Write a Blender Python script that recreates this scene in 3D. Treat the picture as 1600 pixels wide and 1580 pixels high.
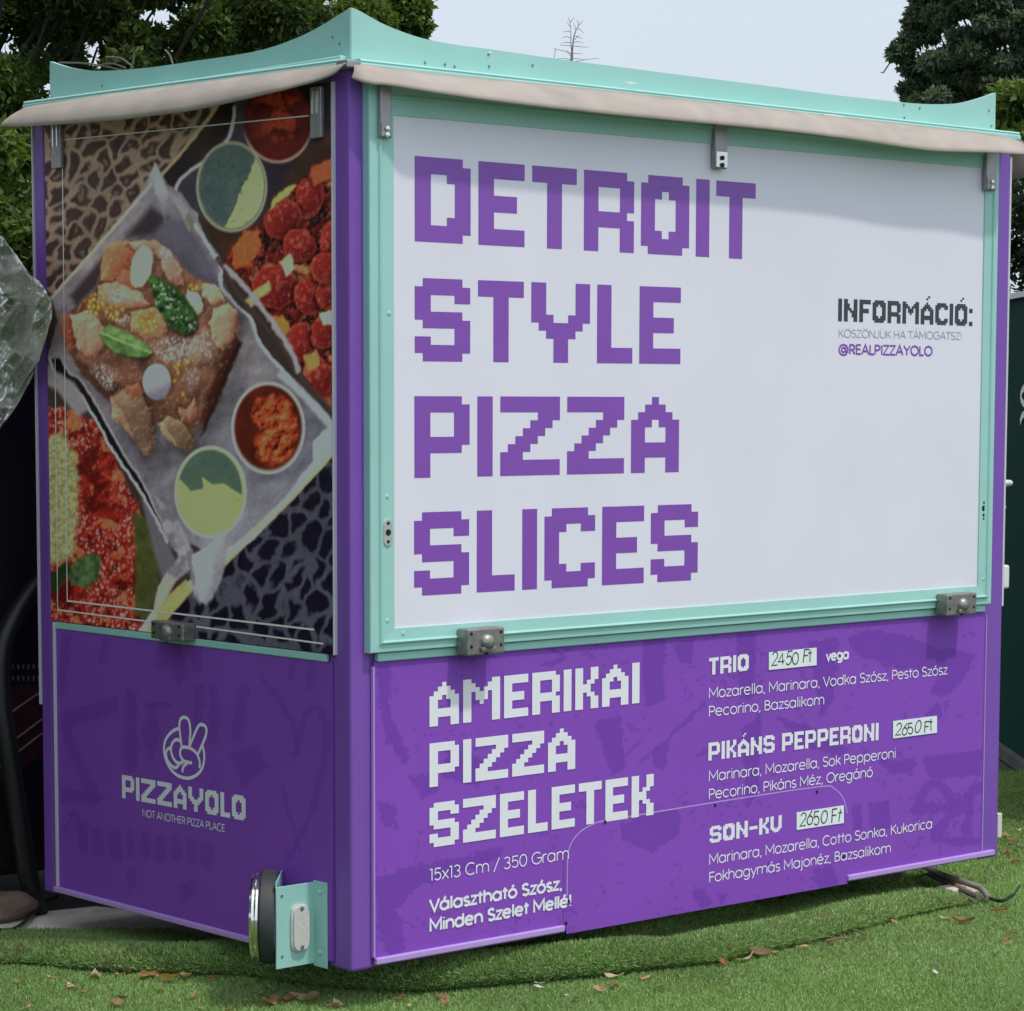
import bpy, math, random
import numpy as np
from mathutils import Vector, Matrix

# ------------------------------------------------------------------ scene, camera, sky, sun, exposure
S = bpy.context.scene
for o in list(bpy.data.objects): bpy.data.objects.remove(o)
COL = S.collection
random.seed(7); RNG = np.random.default_rng(7)
G0 = 0.10                                   # height of the kiosk's floor edge above the ground
F, CX, CY = 4118.27, 711.418, 1003.569      # lens measured from the photograph (pixels of 1600x1580)
CAM = np.array([-3.6994, -4.6926, 1.3132 + G0])
AR = np.array([0.759993609, -0.649930476, 3.00394433e-04])
AU = np.array([0.05975034, 0.07032905, 0.99573276])
AF = np.array([0.64717819, 0.75673258, -0.09228319])
cd = bpy.data.cameras.new('camera'); cam = bpy.data.objects.new('camera', cd); COL.objects.link(cam)
cam.matrix_world = Matrix(((AR[0], AU[0], -AF[0], CAM[0]), (AR[1], AU[1], -AF[1], CAM[1]),
                           (AR[2], AU[2], -AF[2], CAM[2]), (0, 0, 0, 1)))
cd.sensor_fit = 'HORIZONTAL'; cd.sensor_width = 36.0; cd.lens = F / 1600 * 36
cd.shift_x = (800 - CX) / 1600; cd.shift_y = (CY - 790) / 1600
cd.clip_start = 0.05; cd.clip_end = 2000
S.camera = cam

SUN = Vector((0.22, -1.0, 2.15)).normalized()          # towards the sun
elev = math.asin(SUN.z); azim = math.atan2(SUN.x, SUN.y)
w = bpy.data.worlds.new('World'); S.world = w; w.use_nodes = True
nt = w.node_tree; bg = nt.nodes['Background']
sky = nt.nodes.new('ShaderNodeTexSky'); sky.sky_type = 'NISHITA'; sky.sun_disc = False
sky.sun_elevation = elev; sky.sun_rotation = azim
sky.air_density = 1.0; sky.dust_density = 3.5; sky.ozone_density = 1.0; sky.altitude = 120
# thin high cloud: a pale veil over the blue sky
tc = nt.nodes.new('ShaderNodeTexCoord'); cn = nt.nodes.new('ShaderNodeTexNoise')
cn.inputs['Scale'].default_value = 1.6; cn.inputs['Detail'].default_value = 4
mr = nt.nodes.new('ShaderNodeMapRange'); mr.inputs[1].default_value = .3; mr.inputs[2].default_value = .7
mr.inputs[3].default_value = .72; mr.inputs[4].default_value = .92
mx = nt.nodes.new('ShaderNodeMix'); mx.data_type = 'RGBA'; 
# the veil scatters sunlight forward: brighter on the sun's side of the sky
vd = nt.nodes.new('ShaderNodeVectorMath'); vd.operation = 'DOT_PRODUCT'; vd.inputs[1].default_value = SUN
v1_ = nt.nodes.new('ShaderNodeMath'); v1_.operation = 'MAXIMUM'; v1_.inputs[1].default_value = 0
v2_ = nt.nodes.new('ShaderNodeMath'); v2_.operation = 'POWER'; v2_.inputs[1].default_value = 2
v3_ = nt.nodes.new('ShaderNodeMath'); v3_.operation = 'MULTIPLY_ADD'; v3_.inputs[1].default_value = .55; v3_.inputs[2].default_value = .97
vs_ = nt.nodes.new('ShaderNodeVectorMath'); vs_.operation = 'SCALE'; vs_.inputs[0].default_value = (7.2, 8.0, 9.0)
nt.links.new(tc.outputs['Generated'], vd.inputs[0]); nt.links.new(vd.outputs['Value'], v1_.inputs[0]); nt.links.new(v1_.outputs[0], v2_.inputs[0])
nt.links.new(v2_.outputs[0], v3_.inputs[0]); nt.links.new(v3_.outputs[0], vs_.inputs['Scale']); nt.links.new(vs_.outputs[0], mx.inputs[7])
nt.links.new(tc.outputs['Generated'], cn.inputs['Vector']); nt.links.new(cn.outputs[0], mr.inputs[0])
nt.links.new(mr.outputs[0], mx.inputs[0]); nt.links.new(sky.outputs[0], mx.inputs[6])
nt.links.new(mx.outputs[2], bg.inputs['Color']); bg.inputs['Strength'].default_value = 0.09
sd = bpy.data.lights.new('sun', 'SUN'); so = bpy.data.objects.new('sun', sd); COL.objects.link(so)
sd.energy = 1.6; sd.angle = math.radians(2.5); sd.color = (1, .95, .86)
so.rotation_euler = SUN.to_track_quat('Z', 'Y').to_euler(); so.location = (0, -6, 8)
S.view_settings.view_transform = 'Standard'; S.view_settings.look = 'None'
S.view_settings.exposure = 0.30; S.view_settings.gamma = 1
S.cycles.max_bounces = 6; S.cycles.transparent_max_bounces = 8

# ------------------------------------------------------------------ measuring helpers: photo pixel -> point on a real plane
def ray(px, py): return AF + (px - CX) / F * AR - (py - CY) / F * AU
def onY(px, py, y=0.0):
    d = ray(px, py); return CAM + d * ((y - CAM[1]) / d[1])
def onX(px, py, x=0.0):
    d = ray(px, py); return CAM + d * ((x - CAM[0]) / d[0])
def onZ(px, py, z=0.0):
    d = ray(px, py); return CAM + d * ((z - CAM[2]) / d[2])
def onD(px, py, dist):                      # at a given depth from the camera
    return CAM + ray(px, py) * dist
def toPix(P):
    d = np.asarray(P) - CAM; q = d @ AF
    return CX + F * (d @ AR) / q, CY - F * (d @ AU) / q
class Front:                                # plane y = -off ; local a = X, b = Z
    def __init__(s, off): s.off = off
    def loc(s, px, py): p = onY(px, py, -s.off); return p[0], p[2]
    def p3(s, a, b, h=0): return (a, -s.off - h, b)
class Left:                                 # plane x = -off ; local a = -Y, b = Z
    def __init__(s, off): s.off = off
    def loc(s, px, py): p = onX(px, py, -s.off); return -p[1], p[2]
    def p3(s, a, b, h=0): return (-s.off - h, -a, b)

# ------------------------------------------------------------------ materials
def lin(c): return tuple(((v / 255) / 12.92 if v / 255 <= .04045 else ((v / 255 + .055) / 1.055) ** 2.4) for v in c)
def mat(name, col, rough=.5, metal=0, var=0.0, scale=20, spec=.5, bump=0.0, bscale=80, coat=0, attr=None):
    m = bpy.data.materials.new(name); m.use_nodes = True; t = m.node_tree; b = t.nodes['Principled BSDF']
    b.inputs['Roughness'].default_value = rough; b.inputs['Metallic'].default_value = metal
    b.inputs['Specular IOR Level'].default_value = spec; b.inputs['Coat Weight'].default_value = coat
    co = t.nodes.new('ShaderNodeTexCoord')
    n = t.nodes.new('ShaderNodeTexNoise'); n.inputs['Scale'].default_value = scale; n.inputs['Detail'].default_value = 6
    t.links.new(co.outputs['Object'], n.inputs['Vector'])
    if attr:
        src = t.nodes.new('ShaderNodeAttribute'); src.attribute_name = attr; out = src.outputs['Color']
    else:
        src = t.nodes.new('ShaderNodeRGB'); src.outputs[0].default_value = (*col, 1); out = src.outputs[0]
    r = t.nodes.new('ShaderNodeMapRange'); r.inputs[1].default_value = .25; r.inputs[2].default_value = .75
    r.inputs[3].default_value = 1 - var; r.inputs[4].default_value = 1 + var
    t.links.new(n.outputs[0], r.inputs[0])
    v = t.nodes.new('ShaderNodeVectorMath'); v.operation = 'SCALE'
    t.links.new(out, v.inputs[0]); t.links.new(r.outputs[0], v.inputs['Scale'])
    t.links.new(v.outputs[0], b.inputs['Base Color'])
    r2 = t.nodes.new('ShaderNodeMapRange'); r2.inputs[3].default_value = max(0, rough - .08); r2.inputs[4].default_value = min(1, rough + .1)
    t.links.new(n.outputs[0], r2.inputs[0]); t.links.new(r2.outputs[0], b.inputs['Roughness'])
    if bump:
        n2 = t.nodes.new('ShaderNodeTexNoise'); n2.inputs['Scale'].default_value = bscale; n2.inputs['Detail'].default_value = 4
        t.links.new(co.outputs['Object'], n2.inputs['Vector'])
        bp = t.nodes.new('ShaderNodeBump'); bp.inputs['Strength'].default_value = bump; bp.inputs['Distance'].default_value = .01
        t.links.new(n2.outputs[0], bp.inputs['Height']); t.links.new(bp.outputs[0], b.inputs['Normal'])
    return m
PURPLE = (.245, .078, .46)
M = dict(
    purple=mat('purple_paint', (.205, .078, .435), .42, var=.04, scale=3),
    print_purple=mat('printed_purple_film', PURPLE, .36, var=.03, scale=2, attr='paint', spec=.09),
    poster=mat('printed_food_photo', (1, 1, 1), .34, var=.0, attr='paint', spec=.06),
    mint=mat('mint_paint', (.35, .64, .585), .42, var=.05, scale=5, bump=.03, bscale=40),
    white=mat('white_film', (.79, .77, .87), .34, var=.035, scale=2.5, bump=.015, bscale=6),
    letter_purple=mat('purple_lettering', (.232, .073, .445), .34, var=.03),
    letter_white=mat('white_lettering', (.83, .83, .88), .4, var=.02),
    letter_dark=mat('dark_lettering', (.035, .042, .055), .4),
    letter_grey=mat('grey_lettering', (.33, .33, .42), .4),
    ink=mat('marker_ink', (.03, .06, .055), .5),
    paper=mat('paper', (.80, .86, .86), .6, var=.03),
    cream=mat('cream_vinyl', (.55, .475, .415), .6, var=.16, scale=11, bump=.10, bscale=24),
    steel=mat('weathered_steel', (.30, .29, .27), .42, .75, var=.25, scale=60, bump=.1, bscale=150),
    zinc=mat('zinc_strap', (.36, .35, .36), .42, .7, var=.2, scale=40),
    bright=mat('bright_steel', (.82, .82, .80), .25, .8),
    chrome=mat('chrome', (.85, .85, .83), .12, 1.0),
    rubber=mat('grey_rubber', (.035, .038, .042), .6, var=.2, scale=40),
    lens=mat('clear_reflector', (.66, .64, .60), .25, var=.08, scale=60, bump=.2, bscale=220),
    redlens=mat('red_lens', (.4, .02, .015), .15),
    plasticw=mat('white_plastic', (.75, .72, .72), .4),
    trim=mat('pale_trim', (.62, .60, .66), .35), line=mat('pale_film_edge', (.86, .86, .80), .3),
    ptrim=mat('lilac_trim', (.50, .32, .72), .3),
    dark=mat('dark_metal', (.012, .012, .014), .6),
    black=mat('black_plastic', (.006, .006, .007), .45),
    hole=mat('dark_hole', (.006, .006, .006), .8),
    maroon=mat('shaded_maroon_paint', (.045, .012, .014), .35, var=.2),
    green=mat('dark_green_paint', (.004, .050, .040), .7, var=.12, scale=2, spec=.04),
    tarp=mat('silver_tarpaulin', (.58, .58, .54), .25, .7, var=.22, scale=14, bump=.25, bscale=60),
    concrete=mat('concrete', (.68, .62, .53), .9, var=.25, scale=14, bump=.4, bscale=60),
    soil=mat('soil', (.045, .036, .026), .95, var=.45, scale=18, bump=.6, bscale=60),
    bark=mat('bark', (.045, .038, .03), .9, var=.3, scale=20, bump=.5, bscale=30),
    twig=mat('dry_twig', (.16, .13, .10), .8, var=.2),
    wood=mat('weathered_wood', (.22, .17, .12), .8, var=.3, scale=30),
    cable=mat('grey_conduit', (.26, .24, .20), .5, var=.2),
)
def translucent(m, col, k):
    t = m.node_tree; out = t.nodes['Material Output']; b = t.nodes['Principled BSDF']
    tr = t.nodes.new('ShaderNodeBsdfTranslucent'); tr.inputs['Color'].default_value = (*col, 1)
    mxs = t.nodes.new('ShaderNodeMixShader'); mxs.inputs[0].default_value = k
    t.links.new(b.outputs[0], mxs.inputs[1]); t.links.new(tr.outputs[0], mxs.inputs[2]); t.links.new(mxs.outputs[0], out.inputs['Surface'])
translucent(M['cream'], (.62, .56, .52), .3)
def leaf_mat(name, trans=.35, rough=.5):
    m = bpy.data.materials.new(name); m.use_nodes = True; t = m.node_tree; b = t.nodes['Principled BSDF']
    a = t.nodes.new('ShaderNodeAttribute'); a.attribute_name = 'paint'
    b.inputs['Roughness'].default_value = rough; b.inputs['Specular IOR Level'].default_value = .3
    t.links.new(a.outputs['Color'], b.inputs['Base Color'])
    tr = t.nodes.new('ShaderNodeBsdfTranslucent')
    v = t.nodes.new('ShaderNodeVectorMath'); v.operation = 'MULTIPLY'; v.inputs[1].default_value = (1.3, 1.25, .5)
    t.links.new(a.outputs['Color'], v.inputs[0]); t.links.new(v.outputs[0], tr.inputs['Color'])
    mxs = t.nodes.new('ShaderNodeMixShader'); mxs.inputs[0].default_value = trans
    t.links.new(b.outputs[0], mxs.inputs[1]); t.links.new(tr.outputs[0], mxs.inputs[2])
    t.links.new(mxs.outputs[0], t.nodes['Material Output'].inputs['Surface'])
    return m
M['leaf'] = leaf_mat('tree_leaf'); M['fibre'] = leaf_mat('turf_fibre', .25, .55); M['deadleaf'] = leaf_mat('dry_leaf', .3, .6)

# ------------------------------------------------------------------ mesh building
class MB:
    def __init__(s): s.v = []; s.f = []; s.sm = []
    def add(s, vs, fs, smooth=False):
        n = len(s.v); s.v += [tuple(map(float, p)) for p in vs]
        s.f += [tuple(n + i for i in f) for f in fs]; s.sm += [smooth] * len(fs); return s
    def box(s, a, b, bev=0.0):
        x0, y0, z0 = a; x1, y1, z1 = b
        if bev <= 0:
            return s.add([(x0, y0, z0), (x1, y0, z0), (x1, y1, z0), (x0, y1, z0), (x0, y0, z1), (x1, y0, z1), (x1, y1, z1), (x0, y1, z1)],
                         [(0, 3, 2, 1), (4, 5, 6, 7), (0, 1, 5, 4), (1, 2, 6, 5), (2, 3, 7, 6), (3, 0, 4, 7)])
        import bmesh
        bm = bmesh.new(); bmesh.ops.create_cube(bm, size=1)
        for v in bm.verts: v.co = Vector(((x0 + x1) / 2 + v.co.x * (x1 - x0), (y0 + y1) / 2 + v.co.y * (y1 - y0), (z0 + z1) / 2 + v.co.z * (z1 - z0)))
        bmesh.ops.bevel(bm, geom=list(bm.edges), offset=bev, segments=2, affect='EDGES', profile=.5)
        bm.verts.index_update(); s.add([v.co for v in bm.verts], [[v.index for v in f.verts] for f in bm.faces]); bm.free(); return s
    def prism(s, pts, vec):                  # polygon extruded along vec
        n = len(pts); q = [tuple(np.add(p, vec)) for p in pts]
        fs = [tuple(range(n - 1, -1, -1)), tuple(range(n, 2 * n))] + [(i, (i + 1) % n, n + (i + 1) % n, n + i) for i in range(n)]
        return s.add(list(pts) + q, fs)
    def tube(s, pts, rad, n=8, cap=True):
        pts = [Vector(p) for p in pts]; m = len(pts)
        rad = [rad] * m if not hasattr(rad, '__len__') else rad
        vs = []; up = None
        for i, p in enumerate(pts):
            d = (pts[min(i + 1, m - 1)] - pts[max(i - 1, 0)]).normalized()
            if up is None: up = d.orthogonal().normalized()
            up = (up - d * up.dot(d)).normalized(); sd_ = d.cross(up)
            for k in range(n):
                a = 2 * math.pi * k / n; vs.append(p + (up * math.cos(a) + sd_ * math.sin(a)) * rad[i])
        fs = [(i * n + k, i * n + (k + 1) % n, (i + 1) * n + (k + 1) % n, (i + 1) * n + k) for i in range(m - 1) for k in range(n)]
        if cap: fs += [tuple(range(n - 1, -1, -1)), tuple(range((m - 1) * n, m * n))]
        return s.add(vs, fs, True)
    def lathe(s, c, axis, prof, n=28):       # prof: (radius, distance along axis)
        c = Vector(c); ax = Vector(axis).normalized(); u = ax.orthogonal().normalized(); v = ax.cross(u); vs = []
        for r, h in prof:
            for k in range(n):
                a = 2 * math.pi * k / n; vs.append(c + ax * h + (u * math.cos(a) + v * math.sin(a)) * r)
        fs = [(i * n + k, i * n + (k + 1) % n, (i + 1) * n + (k + 1) % n, (i + 1) * n + k) for i in range(len(prof) - 1) for k in range(n)]
        fs += [tuple(range(n - 1, -1, -1)), tuple(range((len(prof) - 1) * n, len(prof) * n))]
        return s.add(vs, fs, True)
    def build(s, name, material, parent=None, flip=False):
        me = bpy.data.meshes.new(name); me.from_pydata(s.v, [], s.f); me.update()
        import bmesh
        bm = bmesh.new(); bm.from_mesh(me); bmesh.ops.recalc_face_normals(bm, faces=bm.faces); bm.to_mesh(me); bm.free()
        if any(s.sm):
            me.polygons.foreach_set('use_smooth', s.sm)
            try: me.set_sharp_from_angle(angle=math.radians(40))
            except Exception: pass
        me.materials.append(material)
        o = bpy.data.objects.new(name, me); COL.objects.link(o)
        if parent: o.parent = parent
        return o
def fast_mesh(name, V, Q, material, parent=None, colors=None, smooth=False, npf=4):
    V = np.asarray(V, np.float32); Q = np.asarray(Q, np.int32)
    me = bpy.data.meshes.new(name); me.vertices.add(len(V)); me.vertices.foreach_set('co', V.ravel())
    me.loops.add(Q.size); me.loops.foreach_set('vertex_index', Q.ravel())
    me.polygons.add(len(Q)); me.polygons.foreach_set('loop_start', np.arange(len(Q), dtype=np.int32) * npf)
    me.polygons.foreach_set('use_smooth', np.full(len(Q), smooth))
    if colors is not None:
        at = me.attributes.new('paint', 'FLOAT_COLOR', 'POINT')
        c = np.ones((len(V), 4), np.float32); c[:, :3] = colors; at.data.foreach_set('color', c.ravel())
    me.update(calc_edges=True); me.materials.append(material)
    o = bpy.data.objects.new(name, me); COL.objects.link(o)
    if parent: o.parent = parent
    return o
def tag(o, label=None, cat=None, group=None, kind=None):
    if label: o['label'] = label
    if cat: o['category'] = cat
    if group: o['group'] = group
    if kind: o['kind'] = kind
    return o
def empty(name, loc=(0, 0, 0)):
    o = bpy.data.objects.new(name, None); COL.objects.link(o); o.location = loc; o.empty_display_size = .2; return o

# ------------------------------------------------------------------ noise and paint tools (print artwork, ground relief)
def hash2(ix, iy, seed=0):
    h = (ix.astype(np.int64) * 374761393 + iy.astype(np.int64) * 668265263 + seed * 974634721) & 0xffffffff
    h = ((h ^ (h >> 13)) * 1274126177) & 0xffffffff
    return ((h ^ (h >> 16)) & 0xffffff) / float(0xffffff)
def vnoise(x, y, seed=0):
    ix = np.floor(x); iy = np.floor(y); fx = x - ix; fy = y - iy
    fx = fx * fx * (3 - 2 * fx); fy = fy * fy * (3 - 2 * fy)
    a = hash2(ix, iy, seed); b = hash2(ix + 1, iy, seed); c = hash2(ix, iy + 1, seed); d = hash2(ix + 1, iy + 1, seed)
    return (a * (1 - fx) + b * fx) * (1 - fy) + (c * (1 - fx) + d * fx) * fy
def fbm(x, y, seed=0, oct=4):
    s = 0; a = .5; t = 0
    for i in range(oct): s = s + a * vnoise(x * 2 ** i, y * 2 ** i, seed + i * 17); t += a; a *= .5
    return s / t
def voronoi(x, y, seed=0, jit=.9):
    ix = np.floor(x); iy = np.floor(y); f1 = np.full(x.shape, 9.); f2 = np.full(x.shape, 9.); cid = np.zeros(x.shape)
    for dx in (-1, 0, 1):
        for dy in (-1, 0, 1):
            cx = ix + dx; cy = iy + dy
            px = cx + .5 + jit * (hash2(cx, cy, seed) - .5); py = cy + .5 + jit * (hash2(cx, cy, seed + 5) - .5)
            d = np.hypot(x - px, y - py); m = d < f1
            f2 = np.where(m, f1, np.minimum(f2, d)); cid = np.where(m, hash2(cx, cy, seed + 9), cid); f1 = np.where(m, d, f1)
    return f1, f2, cid
def sstep(a, b, x): t = np.clip((x - a) / (b - a), 0, 1); return t * t * (3 - 2 * t)
def poly_sd(x, y, pts):                       # signed distance, + inside
    pts = np.asarray(pts, float); n = len(pts); ins = np.zeros(x.shape, bool); d2 = np.full(x.shape, 1e12)
    for i in range(n):
        x0, y0 = pts[i]; x1, y1 = pts[(i + 1) % n]
        ex, ey = x1 - x0, y1 - y0; L = ex * ex + ey * ey + 1e-9
        t = np.clip(((x - x0) * ex + (y - y0) * ey) / L, 0, 1)
        d2 = np.minimum(d2, (x - x0 - t * ex) ** 2 + (y - y0 - t * ey) ** 2)
        if y0 != y1:
            c = (y0 > y) != (y1 > y); xi = x0 + (y - y0) / (y1 - y0) * ex; ins ^= c & (x < xi)
    return np.where(ins, 1, -1) * np.sqrt(d2)
def line_d(x, y, pts):
    d2 = np.full(x.shape, 1e12)
    for (x0, y0), (x1, y1) in zip(pts[:-1], pts[1:]):
        ex, ey = x1 - x0, y1 - y0; L = ex * ex + ey * ey + 1e-9
        t = np.clip(((x - x0) * ex + (y - y0) * ey) / L, 0, 1)
        d2 = np.minimum(d2, (x - x0 - t * ex) ** 2 + (y - y0 - t * ey) ** 2)
    return np.sqrt(d2)
def smooth_line(pts, n=6):
    P = np.array(pts, float); out = []
    for i in range(len(P) - 1):
        p0 = P[max(i - 1, 0)]; p1 = P[i]; p2 = P[i + 1]; p3 = P[min(i + 2, len(P) - 1)]
        for k in range(n):
            t = k / n
            out.append(.5 * (2 * p1 + (p2 - p0) * t + (2 * p0 - 5 * p1 + 4 * p2 - p3) * t * t + (3 * p1 - p0 - 3 * p2 + p3) * t ** 3))
    out.append(P[-1]); return np.array(out)
class Paint:
    """a printed sheet: colours laid down in photograph-pixel units, kept as a colour attribute on its own mesh"""
    def __init__(s, x, y, base):
        s.x = x; s.y = y; s.c = np.empty(x.shape + (3,)); s.c[:] = lin(base)
        s.wx = (fbm(x / 9, y / 9, 3) - .5); s.wy = (fbm(x / 9, y / 9, 31) - .5)
    def lay(s, m, col):
        col = np.asarray(col, float)
        if col.ndim == 1: col = np.array(lin(col))
        m = np.clip(m, 0, 1)[..., None]; s.c = s.c * (1 - m) + col * m
    def mul(s, m, k): s.c = s.c * (1 + np.clip(m, 0, 1)[..., None] * (np.asarray(k) - 1))
    def sd(s, pts, wob=0): return poly_sd(s.x + s.wx * wob, s.y + s.wy * wob, pts)
    def poly(s, pts, col, soft=1.2, wob=0): m = sstep(-soft, soft, s.sd(pts, wob)); s.lay(m, col); return m
    def line(s, pts, w, col, soft=1.0, wob=0, a=1):
        d = line_d(s.x + s.wx * wob, s.y + s.wy * wob, smooth_line(pts)); m = a * (1 - sstep(w - soft, w + soft, d)); s.lay(m, col); return m
    def ell(s, cx, cy, rx, ry, rot=0, wob=0):
        x = s.x + s.wx * wob - cx; y = s.y + s.wy * wob - cy; r = math.radians(rot)
        u = (x * math.cos(r) + y * math.sin(r)) / rx; v = (-x * math.sin(r) + y * math.cos(r)) / ry
        return (1 - np.hypot(u, v)) * min(rx, ry)
def emboss(x, y, s, seed, o=4):
    '''lumpy relief as a photograph of food shows it: light from the upper left'''
    f = lambda k: fbm((x + k) / s, (y + k * 1.1) / s, seed, o)
    return (f(s * .09) - f(-s * .09)) * 5.5
def mixc(a, b, t): a = np.array(lin(a)); b = np.array(lin(b)); return a + (b - a) * np.clip(t, 0, 1)[..., None]

# ------------------------------------------------------------------ lettering
ROWS = {
 'A': "...#...,..###..,.#####.,###.###,##...##,##...##,#######,#######,##...##,##...##",
 'C': ".#####.,#######,###..##,##.....,##.....,##.....,##.....,###..##,#######,.#####.",
 'D': "######.,#######,##..###,##...##,##...##,##...##,##...##,##..###,#######,######.",
 'E': "######,######,##....,##....,#####.,#####.,##....,##....,######,######",
 'F': "######,######,##....,##....,#####.,#####.,##....,##....,##....,##....",
 'I': "##,##,##,##,##,##,##,##,##,##",
 'K': "##..##,##..##,##..##,##.##.,####..,####..,##.##.,##..##,##..##,##..##",
 'L': "##...,##...,##...,##...,##...,##...,##...,##...,#####,#####",
 'M': "##.....##,###...###,####.####,##.###.##,##.###.##,##..#..##,##.....##,##.....##,##.....##,##.....##",
 'N': "##...##,##...##,###..##,###..##,####.##,##.####,##..###,##..###,##...##,##...##",
 'O': ".#####.,#######,###.###,##...##,##...##,##...##,##...##,###.###,#######,.#####.",
 'P': "######.,#######,##...##,##...##,##...##,#######,######.,##.....,##.....,##.....",
 'R': "######.,#######,##...##,##...##,##...##,######.,#######,##...##,##...##,##...##",
 'S': ".#####.,#######,##...##,##.....,######.,.######,.....##,##...##,#######,.#####.",
 'T': "######,######,..##..,..##..,..##..,..##..,..##..,..##..,..##..,..##..",
 'U': "##...##,##...##,##...##,##...##,##...##,##...##,##...##,###.###,.#####.,..###..",
 'Y': "##....##,##....##,##....##,##....##,###..###,.######.,..####..,...##...,...##...,...##...",
 'Z': "########,########,.....###,....###.,...###..,..###...,.###....,###.....,########,########",
 ':': "..,..,##,##,..,..,..,..,##,##", '-': ".....,.....,.....,.....,#####,#####,.....,.....,.....,.....", ' ': "...",
}
def pixel_text(mb, plane, text, p_tl, p_tr, p_bl, gap=1, h=0.0):
    """blocky lettering: p_tl / p_tr = photo positions of the top corners of the line, p_bl = bottom of its left end"""
    base = {'Á': 'A', 'Ó': 'O'}
    glyphs = [ROWS[base.get(c, c)].split(',') for c in text]
    n = sum(len(g[0]) for g in glyphs) + gap * (len(glyphs) - 1)
    a0, b0 = plane.loc(*p_tl); a1, b1 = plane.loc(*p_tr); _, b2 = plane.loc(*p_bl)
    cw = (a1 - a0) / n; rh = (b2 - b0) / 10; sl = (b1 - b0) / n; x = 0
    def rect(c0, c1, r0, r1):
        q = [(c0, r1), (c1, r1), (c1, r0), (c0, r0)]
        mb.add([plane.p3(a0 + c * cw, b0 + c * sl + r * rh, h) for c, r in q], [(0, 1, 2, 3)])
    for ch, g in zip(text, glyphs):
        W = len(g[0])
        for r, row in enumerate(g):
            c = 0
            while c < W:
                if row[c] == '#':
                    e = c
                    while e < W and row[e] == '#': e += 1
                    rect(x + c, x + e, r, r + 1); c = e
                else: c += 1
        if ch in base:
            rect(x + 3, x + 4, -2, -1); rect(x + 4, x + 5, -3, -2)
        x += W + gap
def A(cx, cy, rx, ry, a0, a1, n=14):
    return [(cx + rx * math.cos(math.radians(a0 + (a1 - a0) * i / n)), cy + ry * math.sin(math.radians(a0 + (a1 - a0) * i / n))) for i in range(n + 1)]
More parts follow.
